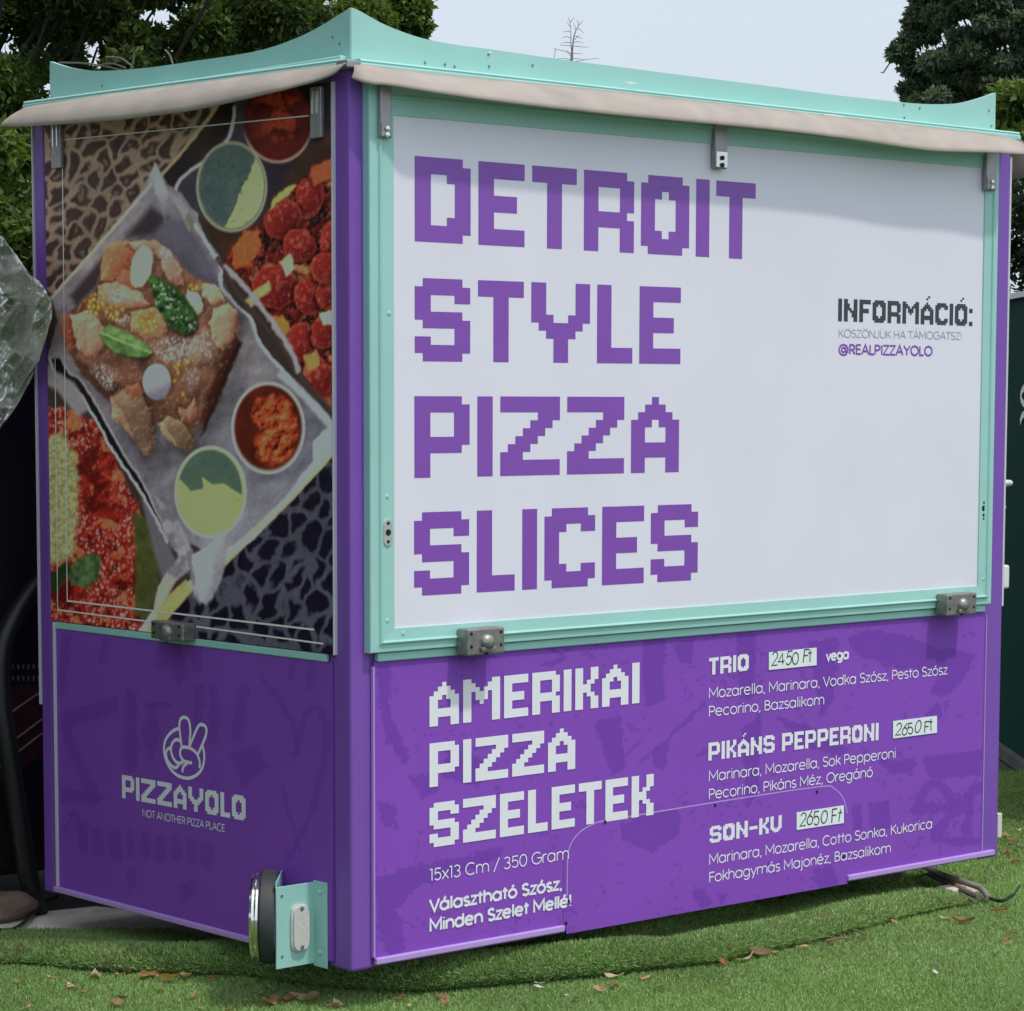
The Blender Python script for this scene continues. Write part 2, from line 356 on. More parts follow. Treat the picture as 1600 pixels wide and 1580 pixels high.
def glyphs_stroke():
    O = lambda: A(.37, .37, .33, .37, 0, 360, 22)
    g = {
     'a': (.84, [O(), [(.70, .74), (.70, 0)]]), 'o': (.80, [O()]), 'd': (.84, [O(), [(.70, 1.05), (.70, 0)]]),
     'b': (.84, [A(.41, .37, .33, .37, 0, 360, 22), [(.08, 1.05), (.08, 0)]]), 'p': (.84, [A(.41, .37, .33, .37, 0, 360, 22), [(.08, .74), (.08, -.32)]]),
     'e': (.80, [[(.05, .39), (.69, .39)], A(.37, .37, .33, .37, 3, 318, 20)]), 'c': (.74, [A(.37, .37, .33, .37, 45, 315, 18)]),
     'g': (.84, [O(), [(.70, .74), (.70, 0)] + A(.38, -.02, .32, .30, 0, -140, 8)]),
     'r': (.48, [[(.08, 0), (.08, .74)], A(.36, .42, .28, .32, 180, 80, 8)]), 'n': (.76, [[(.08, 0), (.08, .74)], [(.08, .40)] + A(.36, .42, .28, .32, 180, 0) + [(.64, 0)]]),
     'h': (.76, [[(.08, 0), (.08, 1.05)], [(.08, .40)] + A(.36, .42, .28, .32, 180, 0) + [(.64, 0)]]),
     'm': (1.22, [[(.08, 0), (.08, .74)], [(.08, .42)] + A(.34, .44, .26, .30, 180, 0) + [(.60, 0)], [(.60, .42)] + A(.86, .44, .26, .30, 180, 0) + [(1.12, 0)]]),
     'l': (.24, [[(.10, 0), (.10, 1.05)]]), 'i': (.24, [[(.10, 0), (.10, .74)], [(.10, .92), (.10, 1.02)]]),
     'j': (.28, [[(.14, .74), (.14, -.18)] + A(.0, -.18, .14, .14, 0, -90, 5), [(.14, .92), (.14, 1.02)]]),
     'z': (.60, [[(.05, .71), (.52, .71), (.05, .03), (.54, .03)]]), 's': (.56, [A(.27, .55, .21, .19, 35, 270, 12) + A(.27, .18, .22, .18, 90, -150, 12)[1:]]),
     'k': (.62, [[(.08, 0), (.08, 1.05)], [(.54, .74), (.11, .34)], [(.24, .46), (.58, 0)]]), 't': (.46, [[(.20, .98), (.20, 0)], [(.02, .71), (.40, .71)]]),
     'u': (.76, [[(.08, .74)] + A(.36, .32, .28, .32, 180, 360) + [(.64, .74)]]), 'v': (.64, [[(.03, .74), (.31, 0), (.59, .74)]]),
     'y': (.64, [[(.03, .74), (.32, .02)], [(.60, .74), (.20, -.32)]]), 'x': (.62, [[(.04, .74), (.56, 0)], [(.56, .74), (.04, 0)]]),
     'M': (1.08, [[(.09, 0), (.09, 1), (.52, .28), (.95, 1), (.95, 0)]]), 'N': (.92, [[(.09, 0), (.09, 1), (.79, 0), (.79, 1)]]),
     'V': (.82, [[(.03, 1), (.40, 0), (.77, 1)]]), 'P': (.72, [[(.09, 0), (.09, 1)], [(.09, .97), (.36, .97)] + A(.36, .71, .28, .26, 90, -90, 10) + [(.09, .45)]]),
     'R': (.74, [[(.09, 0), (.09, 1)], [(.09, .97), (.36, .97)] + A(.36, .71, .28, .26, 90, -90, 10) + [(.09, .45)], [(.36, .45), (.66, 0)]]),
     'B': (.74, [[(.09, 0), (.09, 1)], [(.09, .97), (.34, .97)] + A(.34, .76, .24, .21, 90, -90, 8) + [(.09, .55)], [(.34, .53)] + A(.36, .28, .29, .25, 90, -90, 8) + [(.09, .03)]]),
     'S': (.70, [A(.34, .75, .26, .24, 30, 270, 12) + A(.34, .26, .28, .25, 90, -150, 12)[1:]]), 'C': (.92, [A(.50, .5, .44, .5, 48, 312, 20)]),
     'G': (.98, [A(.50, .5, .44, .5, 45, 360, 20) + [(.55, .5)]]), 'O': (1.02, [A(.50, .5, .44, .5, 0, 360, 26)]),
     'F': (.62, [[(.09, 0), (.09, 1)], [(.09, .97), (.58, .97)], [(.09, .52), (.52, .52)]]), 'E': (.66, [[(.09, 0), (.09, 1)], [(.09, .97), (.58, .97)], [(.09, .52), (.54, .52)], [(.09, .03), (.58, .03)]]),
     'L': (.58, [[(.09, 1), (.09, .03), (.54, .03)]]), 'K': (.76, [[(.09, 0), (.09, 1)], [(.68, 1), (.12, .44)], [(.28, .58), (.72, 0)]]),
     'T': (.70, [[(.35, 0), (.35, 1)], [(.02, .97), (.68, .97)]]), 'H': (.90, [[(.09, 0), (.09, 1)], [(.77, 0), (.77, 1)], [(.09, .52), (.77, .52)]]),
     'I': (.24, [[(.12, 0), (.12, 1)]]), 'Z': (.74, [[(.05, .97), (.66, .97), (.05, .03), (.68, .03)]]), 'A': (.86, [[(.03, 0), (.42, 1), (.81, 0)], [(.17, .33), (.67, .33)]]),
     'D': (.9, [[(.09, .03), (.09, .97), (.36, .97)] + A(.36, .5, .45, .47, 90, -90, 12) + [(.09, .03)]]), 'J': (.58, [[(.46, 1), (.46, .28)] + A(.25, .26, .21, .24, 0, -170, 8)]),
     'U': (.86, [[(.09, 1), (.09, .34)] + A(.42, .33, .33, .31, 180, 360) + [(.75, 1)]]), 'Y': (.8, [[(.03, 1), (.40, .48), (.77, 1)], [(.40, .48), (.40, 0)]]),
     '0': (.78, [A(.38, .5, .31, .5, 0, 360, 24)]), '1': (.36, [[(.03, .97), (.22, .97), (.22, 0)]]), '2': (.70, [A(.34, .70, .27, .29, 165, -25, 10) + [(.06, .03), (.64, .03)]]),
     '3': (.70, [A(.32, .75, .24, .24, 150, -90, 10) , A(.32, .26, .28, .26, 90, -150, 12)]), '4': (.74, [[(.52, 0), (.52, 1), (.04, .28), (.70, .28)]]),
     '5': (.70, [[(.60, .97), (.16, .97), (.11, .52)] + A(.33, .32, .28, .31, 120, -145, 12)]), '6': (.70, [[(.50, 1)] + A(.34, .31, .28, .31, 150, 510, 20)]),
     '/': (.56, [[(.03, -.12), (.52, 1.08)]]), ',': (.24, [[(.13, .08), (.06, -.16)]]), '!': (.26, [[(.12, 1), (.12, .30)], [(.12, .10), (.12, 0)]]), ' ': (.34, []),
     '@': (1.16, [A(.56, .42, .24, .26, 0, 360, 16), [(.80, .66), (.80, .28)] + A(.92, .30, .12, .14, 190, 360, 5) + A(.56, .42, .50, .56, 5, 320, 24)]),
    }
    for c, b, dx, up in (('á', 'a', .37, 0), ('é', 'e', .37, 0), ('ó', 'o', .37, 0), ('Á', 'A', .42, .26)):
        g[c] = (g[b][0], g[b][1] + [[(dx - .04, .88 + up), (dx + .12, 1.08 + up)]])
    for c, b, dx in (('Ö', 'O', .5), ('Ü', 'U', .42)):
        g[c] = (g[b][0], g[b][1] + [[(dx - .2, 1.14), (dx - .2, 1.25)], [(dx + .2, 1.14), (dx + .2, 1.25)]])
    return g
GL = glyphs_stroke()
def ribbon(mb, pts3, nrm_side, plane, wdt, h):
    """flat stroke of constant width along 2-D points on a plane, mitred at its corners"""
    P = np.array(pts3, float)
    keep = [0] + [i for i in range(1, len(P)) if np.hypot(*(P[i] - P[i - 1])) > 1e-6]; P = P[keep]
    if len(P) < 2: return
    closed = np.hypot(*(P[0] - P[-1])) < 1e-5 and len(P) > 3
    L = []; R = []
    n = len(P)
    for i in range(n):
        if closed: a = P[i] - P[(i - 1) if i else n - 2]; b = P[(i + 1) if i < n - 1 else 1] - P[i]
        else: a = P[i] - P[i - 1] if i else P[1] - P[0]; b = P[i + 1] - P[i] if i < n - 1 else P[i] - P[i - 1]
        a = a / np.hypot(*a); b = b / np.hypot(*b); na = np.array((-a[1], a[0])); nb = np.array((-b[1], b[0]))
        m = na + nb; l = np.hypot(*m)
        if l < .25: m = na; k = 1
        else: m = m / l; k = min(1 / max(m @ na, .3), 1.9)
        L.append(P[i] + m * k * wdt / 2); R.append(P[i] - m * k * wdt / 2)
    vs = [plane.p3(*p, h) for p in L] + [plane.p3(*p, h) for p in R]
    mb.add(vs, [(i, i + 1, n + i + 1, n + i) for i in range(n - 1)])
def stroke_text(mb, plane, text, p0, p1, cap_px, weight=.09, h=0.0, slant=0, oct=False, jitter=0):
    """thin lettering between two photo positions of its baseline"""
    a0, b0 = plane.loc(*p0); a1, b1 = plane.loc(*p1); _, bc = plane.loc(p0[0], p0[1] - cap_px)
    cap = bc - b0; adv = sum(GL[c][0] for c in text) - .1; sx = (a1 - a0) / adv; sl = (b1 - b0) / adv; x = 0; k = 0
    for c in text:
        wd, st = GL[c]
        jy = random.uniform(-jitter, jitter); gs_ = 1 + random.uniform(-jitter, jitter); ws_ = slant + random.uniform(-jitter, jitter) * 1.2
        for s in st:
            if oct and len(s) > 10: s = s[::3] + ([s[-1]] if (len(s) - 1) % 3 else [])
            pts = [(a0 + (x + u + ws_ * v) * sx, b0 + (x + u) * sl + (v * gs_ + jy * .6) * cap) for u, v in s]
            ribbon(mb, pts, None, plane, weight * cap, h + (k % 6) * .00006); k += 1
        x += wd
    return cap

# ================================================================== SETTING: ground
def relief(X, Y):
    """height of the artificial turf: nearly flat, with ruckled folds along the kiosk's foot"""
    z = .012 * (fbm(X * 1.1 + 40, Y * 1.1 + 40, 5) - .5)
    return z
V_HOR = 400
gm = MB(); gm.add([(-V_HOR, -V_HOR, -.03), (V_HOR, -V_HOR, -.03), (V_HOR, V_HOR, -.03), (-V_HOR, V_HOR, -.03)], [(0, 1, 2, 3)])
M['lawn'] = mat('worn_lawn', (.045, .075, .03), .95, var=.4, scale=3)
tag(gm.build('ground', M['lawn']), kind='structure')
# soil and concrete round the back corner of the kiosk
sm_ = MB(); pts = [onZ(*p, -.02) for p in ((-260, 1360), (-260, 1500), (0, 1500), (120, 1475), (230, 1460), (330, 1470), (520, 1500), (700, 1500), (1100, 1400), (1300, 1330), (1300, 1180), (400, 1150), (-100, 1200))]
sm_.add([(p[0], p[1], -.018) for p in pts], [tuple(range(len(pts)))]); tag(sm_.build('soil', M['soil']), kind='structure')
cm = MB(); pts = [onZ(*p, .0) for p in ((-260, 1402), (-40, 1408), (60, 1424), (150, 1415), (300, 1432), (430, 1462), (400, 1482), (240, 1472), (0, 1496), (-260, 1506))]
cm.prism([(p[0], p[1], -.014) for p in pts], (0, 0, .012)); tag(cm.build('paving', M['concrete']), kind='structure')

# turf sheet: follows a boundary on its kiosk side, real relief
BX = [-1.6, -.75, -.45, -.30, -.10, .05, .3, .7, 1.1, 1.6, 2.1, 2.6, 3.2, 4.4, 6.0]
def edge_curve(px_pts): return np.array([onZ(*p, 0)[:2] for p in px_pts])
EDGE = edge_curve([(-200, 1492), (0, 1480), (90, 1474), (170, 1462), (260, 1466), (380, 1486), (470, 1510), (548, 1520)])
def turf_grid():
    xs = np.arange(-2.4, 7.0, .022); ys = np.arange(-2.6, 3.2, .022)
    X, Y = np.meshgrid(xs, ys); return X, Y
# folds: the carpet ruckles along the kiosk's foot; each roll = (foot line in photo px on the ground, height, width)
FOLDS = [
 ([(-120, 1500), (0, 1500), (80, 1504), (150, 1512), (225, 1515), (300, 1519), (375, 1519), (460, 1530), (550, 1541), (650, 1544), (800, 1532), (900, 1523), (1000, 1512), (1100, 1500), (1200, 1480), (1300, 1456), (1400, 1430), (1470, 1414), (1510, 1408)], .062, .17),
 ([(540, 1512), (620, 1514), (720, 1504), (800, 1496), (880, 1492), (950, 1486), (1025, 1471), (1080, 1455), (1140, 1440), (1190, 1430)], .085, .15),
 ([(1120, 1424), (1180, 1412), (1235, 1403), (1300, 1398), (1360, 1394), (1425, 1386)], .085, .12),
]
FL = []
for f, hh, wd in FOLDS:
    L_ = np.array([onZ(*p, .012)[:2] for p in smooth_line(f, 8)]); d_ = np.gradient(L_, axis=0); d_ /= np.linalg.norm(d_, axis=1)[:, None]
    nin = np.stack([-d_[:, 1], d_[:, 0]], -1); FL.append((L_, nin, hh, wd))
PROF = [(-.02, -.012), (.0, -.004), (-.14, .10), (-.20, .30), (-.15, .58), (.02, .86), (.26, 1.0), (.5, .92), (.78, .62), (1.1, .38), (1.6, .22), (2.3, .05), (2.4, -.25)]
def roll(L_, nin, hh, wd, seed):
    n = len(L_); t = np.linspace(0, 1, n); ends = np.sin(t * math.pi) ** .4 + .02
    k_ = (.72 + .6 * fbm(L_[:, 0] * 3.1 + seed, L_[:, 1] * 3.1, seed)) * ends
    V = []
    for i in range(n):
        wv = .018 * (fbm(L_[i:i + 1, 0] * 5, L_[i:i + 1, 1] * 5, seed + 3)[0] - .5)
        for u, h in PROF: p = L_[i] + nin[i] * (u * wd + wv); V.append((p[0], p[1], h * hh * k_[i] + .004))
    r = len(PROF); return np.array(V), np.array([(i * r + j, (i + 1) * r + j, (i + 1) * r + j + 1, i * r + j + 1) for i in range(n - 1) for j in range(r - 1)])
def fold_height(X, Y):
    return relief(X, Y)
X, Y = turf_grid(); Z = fold_height(X, Y)
# keep the turf out from under the kiosk and off the concrete
pxs, pys = toPix(np.stack([X, Y, np.zeros_like(X)], -1).reshape(-1, 3)); pxs = pxs.reshape(X.shape); pys = pys.reshape(X.shape)
edge_y = np.interp(pxs, [-400, -40, 0, 90, 170, 260, 380, 470, 548, 560, 700, 880, 1100, 1320, 1450, 1540, 1562, 1640], [1500, 1482, 1478, 1470, 1460, 1462, 1482, 1505, 1524, 1516, 1476, 1440, 1396, 1352, 1346, 1330, 1212, 1212])
far_side = (X > 2.45)
inside = np.where(far_side, (pys > 1208) & (pxs > 1550) | (X > 2.45) & (Y < .6), pys > edge_y - np.where(pxs > 330, 34, 8)) 
inside &= ~((X > .40) & (X < 2.33) & (Y > .34))
idx = np.arange(X.size).reshape(X.shape)
q = inside[:-1, :-1] & inside[1:, :-1] & inside[:-1, 1:] & inside[1:, 1:]
quads = np.stack([idx[:-1, :-1][q], idx[:-1, 1:][q], idx[1:, 1:][q], idx[1:, :-1][q]], -1)
used = np.unique(quads); rem = -np.ones(X.size, int); rem[used] = np.arange(len(used))
M['turfbase'] = mat('turf_backing', (.060, .120, .034), .9, var=.3, scale=40)
VT = np.stack([X.ravel(), Y.ravel(), Z.ravel()], -1)[used]
turf = fast_mesh('turf', VT, rem[quads], M['turfbase'], smooth=True); tag(turf, kind='structure')
# pile: short fibres, dense where the camera is near
def fibres(name, density, area_quads, Vall):
    v = Vall[area_quads]; ctr = v.mean(1); e1 = v[:, 1] - v[:, 0]; e2 = v[:, 3] - v[:, 0]
    nrm = np.cross(e1, e2); ar = np.linalg.norm(nrm, axis=1); nrm /= ar[:, None]
    px, py = toPix(ctr); vis = (px > -60) & (px < 1660) & (py > 1180) & (py < 1640)
    dist = np.linalg.norm(ctr - CAM, axis=1); dens = density * np.clip((6.0 / dist) ** 1.5, .12, 1.3)
    cnt = RNG.poisson(ar * dens * vis); rep = np.repeat(np.arange(len(v)), cnt); n = len(rep)
    a = RNG.random((n, 1)); b = RNG.random((n, 1))
    base = v[rep, 0] + e1[rep] * a + e2[rep] * b; nr = nrm[rep]
    sc = np.clip(dist[rep] / 6, .8, 2)[:, None]
    L = (.0075 + .0075 * RNG.random((n, 1))) * sc ** .5; wd = (.0009 + .0008 * RNG.random((n, 1))) * sc
    lean = RNG.normal(0, .45, (n, 3)); grain = np.stack([fbm(base[:, 0] * 2.5, base[:, 1] * 2.5, 41) - .5, fbm(base[:, 0] * 2.5, base[:, 1] * 2.5, 47) - .5, np.zeros(n)], -1)
    d = nr * 1.0 + lean + grain * 1.2; d /= np.linalg.norm(d, axis=1)[:, None]; d[:, 2] = np.abs(d[:, 2])
    s = np.cross(d, RNG.normal(0, 1, (n, 3))); s /= np.linalg.norm(s, axis=1)[:, None]
    mid = base + d * L * .6; tip = base + d * L + lean * L * .25
    V = np.stack([base - s * wd, base + s * wd, mid + s * wd * .8, mid - s * wd * .8, tip], 1).reshape(-1, 3)
    k = np.arange(n)[:, None] * 5
    Q = np.concatenate([k + np.array([[0, 1, 2]]), k + np.array([[0, 2, 3]]), k + np.array([[3, 2, 4]])])
    hue = RNG.random((n, 1)); patch = fbm(base[:, 0] * 1.7, base[:, 1] * 1.7, 61)[:, None]
    c = np.array([.185, .360, .095]) * (1 - hue) + np.array([.400, .540, .225]) * hue
    c = c * (.62 + .76 * patch)
    fd = np.full(n, 9.)
    for L_, _n, _h, _w in FL:
        for q_ in L_[::5]: fd = np.minimum(fd, np.hypot(base[:, 0] - q_[0], base[:, 1] - q_[1]))
    wear = fbm(base[:, 0] * 5, base[:, 1] * 5, 71)[:, None]
    dry = (RNG.random((n, 1)) < .04 + .30 * (1 - sstep(.02, .09, fd))[:, None] * sstep(.45, .65, wear) + .10 * sstep(.62, .75, wear)); c = np.where(dry, np.array([.26, .22, .12]), c)
    o = fast_mesh(name, V, Q, M['fibre'], colors=np.repeat(c, 5, 0), npf=3); tag(o, kind='stuff'); return o
fibres('turf_fibres', 95000, rem[quads], VT)
for k_, (L_, nin, hh, wd) in enumerate(FL):
    Vr, Qr = roll(L_, nin, hh, wd, 20 + k_ * 7)
    tag(fast_mesh('turf_fold', Vr, Qr, M['turfbase'], smooth=True), kind='structure')
    fibres('turf_fold_fibres', 95000, Qr, Vr)

# ================================================================== KIOSK
W, D, TOP = 2.3726, 1.3308, 2.05 + G0
kiosk = empty('food_kiosk', (0, 0, 0))
tag(kiosk, 'purple food kiosk with mint trim, large white sign board and pizza photo end', 'kiosk')
K = kiosk
b = MB(); b.box((.004, .004, G0), (W - .004, D - .004, TOP)); b.build('body', M['purple'], K)
for (x0, x1, y0, y1) in ((0, .062, 0, .066), (W - .085, W, 0, .05), (0, .05, D - .052, D), (W - .05, W, D - .05, D)):
    MB().box((x0, y0, G0 - .004), (x1, y1, TOP + .002), .007).build('corner_post', M['purple'], K)

# ---- lower front panel with printed brush marks
def printed_panel(name, plane, a0, a1, b0, b1, step, paint_fn, material, parent):
    na = max(2, int((a1 - a0) / step)); nb = max(2, int((b1 - b0) / step))
    aa, bb = np.meshgrid(np.linspace(a0, a1, na), np.linspace(b0, b1, nb))
    V = np.array([plane.p3(0, 0)] * aa.size, float)
    P = np.stack([np.asarray(v, float) * np.ones(aa.size) for v in plane.p3(aa.ravel(), bb.ravel())], -1)
    px, py = toPix(P); col = paint_fn(px.reshape(aa.shape), py.reshape(aa.shape)).reshape(-1, 3)
    i = np.arange(aa.size).reshape(aa.shape)
    Q = np.stack([i[:-1, :-1], i[:-1, 1:], i[1:, 1:], i[1:, :-1]], -1).reshape(-1, 4)
    # rim back to the wall so the sheet has thickness
    bd = np.concatenate([i[0, :], i[1:, -1], i[-1, -2::-1], i[-2:0:-1, 0]]); n0 = len(P)
    back = P[bd].copy(); ax = 1 if isinstance(plane, Front) else 0; back[:, ax] = .003
    nn = len(bd); j = np.arange(nn); rim = np.stack([bd, n0 + j, n0 + (j + 1) % nn, bd[(j + 1) % nn]], -1)
    return fast_mesh(name, np.concatenate([P, back]), np.concatenate([Q, rim]), material, parent, np.concatenate([col, col[bd]]))
LIGHTP = np.array((.252, .082, .505)); DARKP = np.array((.182, .058, .415))
def brush_front(x, y):
    p = Paint(x, y, (0, 0, 0)); p.c[:] = LIGHTP
    def m(pts, wob=14, a=.85): s = sstep(-1.2, 1.2, p.sd(pts, wob) + (fbm(x / 5, y / 5, 77) - .5) * 7); p.lay(s * a, p.c * 0 + DARKP)
    def l(pts, wd, wob=12, a=.8): d = line_d(x + p.wx * wob, y + p.wy * wob, smooth_line(pts)); p.lay(a * (1 - sstep(wd - 1, wd + 1, d + (fbm(x / 6, y / 6, 78) - .5) * wd)), p.c * 0 + DARKP)
    m([(590, 1040), (612, 1040), (606, 1100), (626, 1150), (640, 1180), (632, 1196), (606, 1160), (590, 1090)])
    m([(1003, 998), (1040, 995), (1036, 1095), (1006, 1104)], 8); m([(1050, 1010), (1085, 1000), (1080, 1040), (1060, 1030)])
    m([(930, 1130), (968, 1118), (978, 1200), (955, 1212), (938, 1165)]); l([(1000, 1190), (1050, 1150), (1100, 1100)], 3); l([(958, 1196), (1000, 1160)], 2)
    m([(968, 1292), (1010, 1270), (1062, 1262), (1064, 1305), (1020, 1332), (970, 1312)]); m([(1020, 1170), (1046, 1160), (1040, 1200), (1022, 1205)])
    m([(585, 1372), (650, 1352), (730, 1336), (772, 1338), (760, 1352), (690, 1372), (646, 1392), (622, 1420), (636, 1486), (608, 1500), (590, 1460)])
    m([(1322, 1000), (1345, 985), (1400, 988), (1462, 1010), (1524, 1022), (1512, 1054), (1480, 1090), (1452, 1084), (1468, 1056), (1400, 1044), (1345, 1026)])
    m([(1262, 1004), (1310, 996), (1304, 1090), (1284, 1120), (1272, 1060)], 9); m([(1150, 990), (1182, 988), (1176, 1090), (1156, 1094)], 9)
    m([(1212, 1120), (1280, 1140), (1330, 1170), (1310, 1184), (1250, 1164)]); m([(1160, 1140), (1190, 1110), (1186, 1240), (1166, 1270)], 9)
    m([(1440, 1182), (1534, 1172), (1532, 1212), (1452, 1216)], 8); m([(1372, 1184), (1432, 1188), (1424, 1208), (1388, 1206)])
    l([(1428, 1266), (1458, 1222), (1490, 1258), (1434, 1264)], 8); l([(1530, 1226), (1498, 1264), (1460, 1308), (1520, 1314)], 8); l([(1514, 1238), (1510, 1300)], 7)
    m([(1330, 1256), (1346, 1254), (1348, 1296), (1334, 1298)], 5); m([(1358, 1254), (1390, 1252), (1392, 1296), (1360, 1298)], 5)
    m([(1268, 1360), (1300, 1350), (1310, 1380), (1280, 1392)]); m([(1080, 1390), (1100, 1384), (1112, 1410), (1094, 1416)]); m([(1120, 1400), (1134, 1396), (1130, 1412)])
    m([(1450, 1112), (1468, 1092), (1476, 1118), (1440, 1134)]); m([(700, 1160), (760, 1190), (745, 1230), (690, 1215)]); m([(640, 1215), (672, 1205), (690, 1235), (660, 1248)])
    m([(690, 1010), (770, 1002), (775, 1030), (700, 1036)]); l([(860, 1010), (880, 1030), (850, 1040)], 4); m([(590, 1250), (618, 1258), (622, 1292), (596, 1290)])
    m([(744, 1330), (790, 1322), (782, 1344), (748, 1350)], 10); l([(1090, 1180), (1180, 1150)], 3)
    sp = (fbm(x / 7, y / 7, 91) > .68) & (fbm(x / 60, y / 60, 92) > .52); p.lay(sp * .7, p.c * 0 + DARKP)
    return p.c * (1 + .08 * (fbm(x / 90, y / 90, 93)[..., None] - .5))
PF = Front(.006)
a0 = PF.loc(585, 1270)[0]; a1 = 2.287
lower = printed_panel('lower_panel', PF, a0, a1, G0 + .012, .7109 + G0 - .001, .0030, brush_front, M['print_purple'], K)
tag(lower, 'front panel with white menu lettering')
# edge strips of the front panel
z0 = G0 + .006
xa = PF.loc(882, 1400)[0]; xb = PF.loc(1322, 1340)[0]
for lo_, hi_, bv_ in (((a0, -.014, z0), (xa - .004, .0, z0 + .016), .003), ((xb + .004, -.014, z0), (W - .03, .0, z0 + .016), .003),
                      ((a0 - .005, -.0095, z0 + .018), (a0 - .001, 0, .70 + G0), 0), ((a1 + .001, -.0095, z0 + .018), (a1 + .004, 0, .70 + G0), 0)):
    MB().box(lo_, hi_, bv_).build('edge_strip', M['ptrim'], K)
# wheel access flap: raised sheet with rounded upper corners
PFL = Front(.0)
out = [(882, 1454), (883, 1400), (884, 1340), (890, 1316), (905, 1298), (925, 1287), (948, 1281), (1115, 1253), (1275, 1229), (1300, 1232), (1314, 1246), (1321, 1270), (1322, 1366)]
pl = [PFL.loc(*p) for p in smooth_line(out[1:-1], 3)]
bot = [PFL.loc(882, 1450), PFL.loc(1322, 1366)]
loop = [(bot[0][0], G0 - .002)] + pl + [(bot[1][0], G0 - .002)]
def flap_paint(px, py): return brush_front(px, py)
nl = len(loop); cent = (np.mean([p[0] for p in loop]), np.mean([p[1] for p in loop]))
rb = MB()
ring_o = [PF.p3(a, b_, .0022) for a, b_ in loop]
ed = MB(); ribbon(ed, pl, None, Front(.0070), .0035, 0.0)
flap_edge = None
# flap sheet itself, cut from a fine grid so the print runs on over it
def flap_sheet():
    A0 = min(p[0] for p in loop); A1 = max(p[0] for p in loop); B0 = G0 - .002; B1 = max(p[1] for p in loop)
    aa, bb = np.meshgrid(np.linspace(A0, A1, 240), np.linspace(B0, B1, 110)); sd_ = poly_sd(aa, bb, loop)
    P = np.stack([aa.ravel(), np.full(aa.size, -.0066), bb.ravel()], -1); px, py = toPix(P)
    col = brush_front(px.reshape(aa.shape), py.reshape(aa.shape)).reshape(-1, 3)
    i = np.arange(aa.size).reshape(aa.shape); ok = sd_ > -.004
    q = ok[:-1, :-1] & ok[1:, :-1] & ok[:-1, 1:] & ok[1:, 1:]
    Q = np.stack([i[:-1, :-1][q], i[:-1, 1:][q], i[1:, 1:][q], i[1:, :-1][q]], -1)
    return fast_mesh('access_flap', P, Q, M['print_purple'], K, col)
flap = flap_sheet()
ed.build('flap_edge', M['ptrim'], flap)
for p in ((945, 1284), (1117, 1258), (1276, 1237), (1318, 1338), (888, 1408), (884, 1442)):
    sc_ = MB(); a, b_ = PF.loc(*p); sc_.lathe((a, -.0064, b_), (0, -1, 0), [(.0042, 0), (.004, .0025), (.002, .004)], 10); sc_.build('screw', M['dark'], flap)
dm = MB(); a, b_ = PF.loc(881, 1400); a2, b2 = PF.loc(881, 1330); dm.box((a - .0012, -.0072, b_ - .09), (a + .0012, -.0066, b2)); dm.build('flap_gap', M['purple'], flap)

# ---- menu lettering on the lower panel
PT = Front(.0073)
for t_, tl, tr, bl in (('AMERIKAI', (671.0, 1068), (999.5, 1035), (671.0, 1136)), ('PIZZA', (671.0, 1162), (899, 1136), (671.0, 1230.5)),
                       ('SZELETEK', (671.0, 1256), (1021.5, 1209), (671.0, 1325)), ('TRIO', (1108, 1028.5), (1170, 1021.5), (1108, 1055)),
                       ('PIKÁNS', (1107, 1161), (1210.5, 1148), (1107, 1189)), ('PEPPERONI', (1222, 1146), (1373, 1129.5), (1222, 1174)), ('SON-KU', (1109, 1292), (1221.5, 1273.5), (1109, 1318))):
    hd = MB(); pixel_text(hd, PT, t_, tl, tr, bl); hd.build('heading_lettering', M['letter_white'], lower)
for t_, p0_, p1_, cp_, wt_, oc_ in (('15x13 Cm / 350 Gram', (671, 1377), (888, 1342), 18.5, .11, False),
        ('Mozarella, Marinara, Vodka Szósz, Pesto Szósz', (1107, 1091), (1479.5, 1053.5), 15.5, .125, False), ('Pecorino, Bazsalikom', (1107, 1119.5), (1287, 1100.5), 15.5, .125, False),
        ('Marinara, Mozarella, Sok Pepperoni', (1107, 1221), (1399, 1184), 15.5, .125, False), ('Pecorino, Pikáns Méz, Oregánó', (1107, 1249), (1363, 1213.5), 15.5, .125, False),
        ('Marinara, Mozarella, Cotto Sonka, Kukorica', (1107.5, 1351), (1456, 1294), 15.5, .125, False), ('Fokhagymás Majonéz, Bazsalikom', (1107.5, 1379), (1391, 1332), 15.5, .125, False),
        ('Választható Szósz,', (671, 1425), (877, 1389.5), 18.5, .235, True), ('Minden Szelet Mellé!', (671, 1456), (891.5, 1415.5), 18.5, .235, True), ('vega', (1291, 1032.5), (1325.5, 1029), 14, .25, True)):
    tx = MB(); stroke_text(tx, PT, t_, p0_, p1_, cp_, wt_, oct=oc_); tx.build('menu_lettering', M['letter_white'], lower)
def price(quad, text, p0, p1, cap):
    pm = MB(); q = [PT.loc(*p) for p in quad]
    pm.prism([PT.p3(a, b_, 0) for a, b_ in q], (0, -.0012, 0)); t = pm.build('price_tag', M['paper'], K)
    hm = MB(); stroke_text(hm, Front(PT.off + .0016), text, p0, p1, cap, .105, slant=.04, jitter=.13); hm.build('handwriting', M['ink'], t)
    return t
tag(price([(1201, 1047), (1275.5, 1039.5), (1275.5, 1012), (1201, 1019.5)], '2450 Ft', (1205, 1041.5), (1268, 1035), 19.5), 'paper price tag reading 2450 Ft')
tag(price([(1395, 1154), (1463.5, 1145), (1463.5, 1118.5), (1395, 1127)], '2650 Ft', (1398.5, 1149), (1457, 1142), 19.5), 'paper price tag reading 2650 Ft beside the pepperoni line')
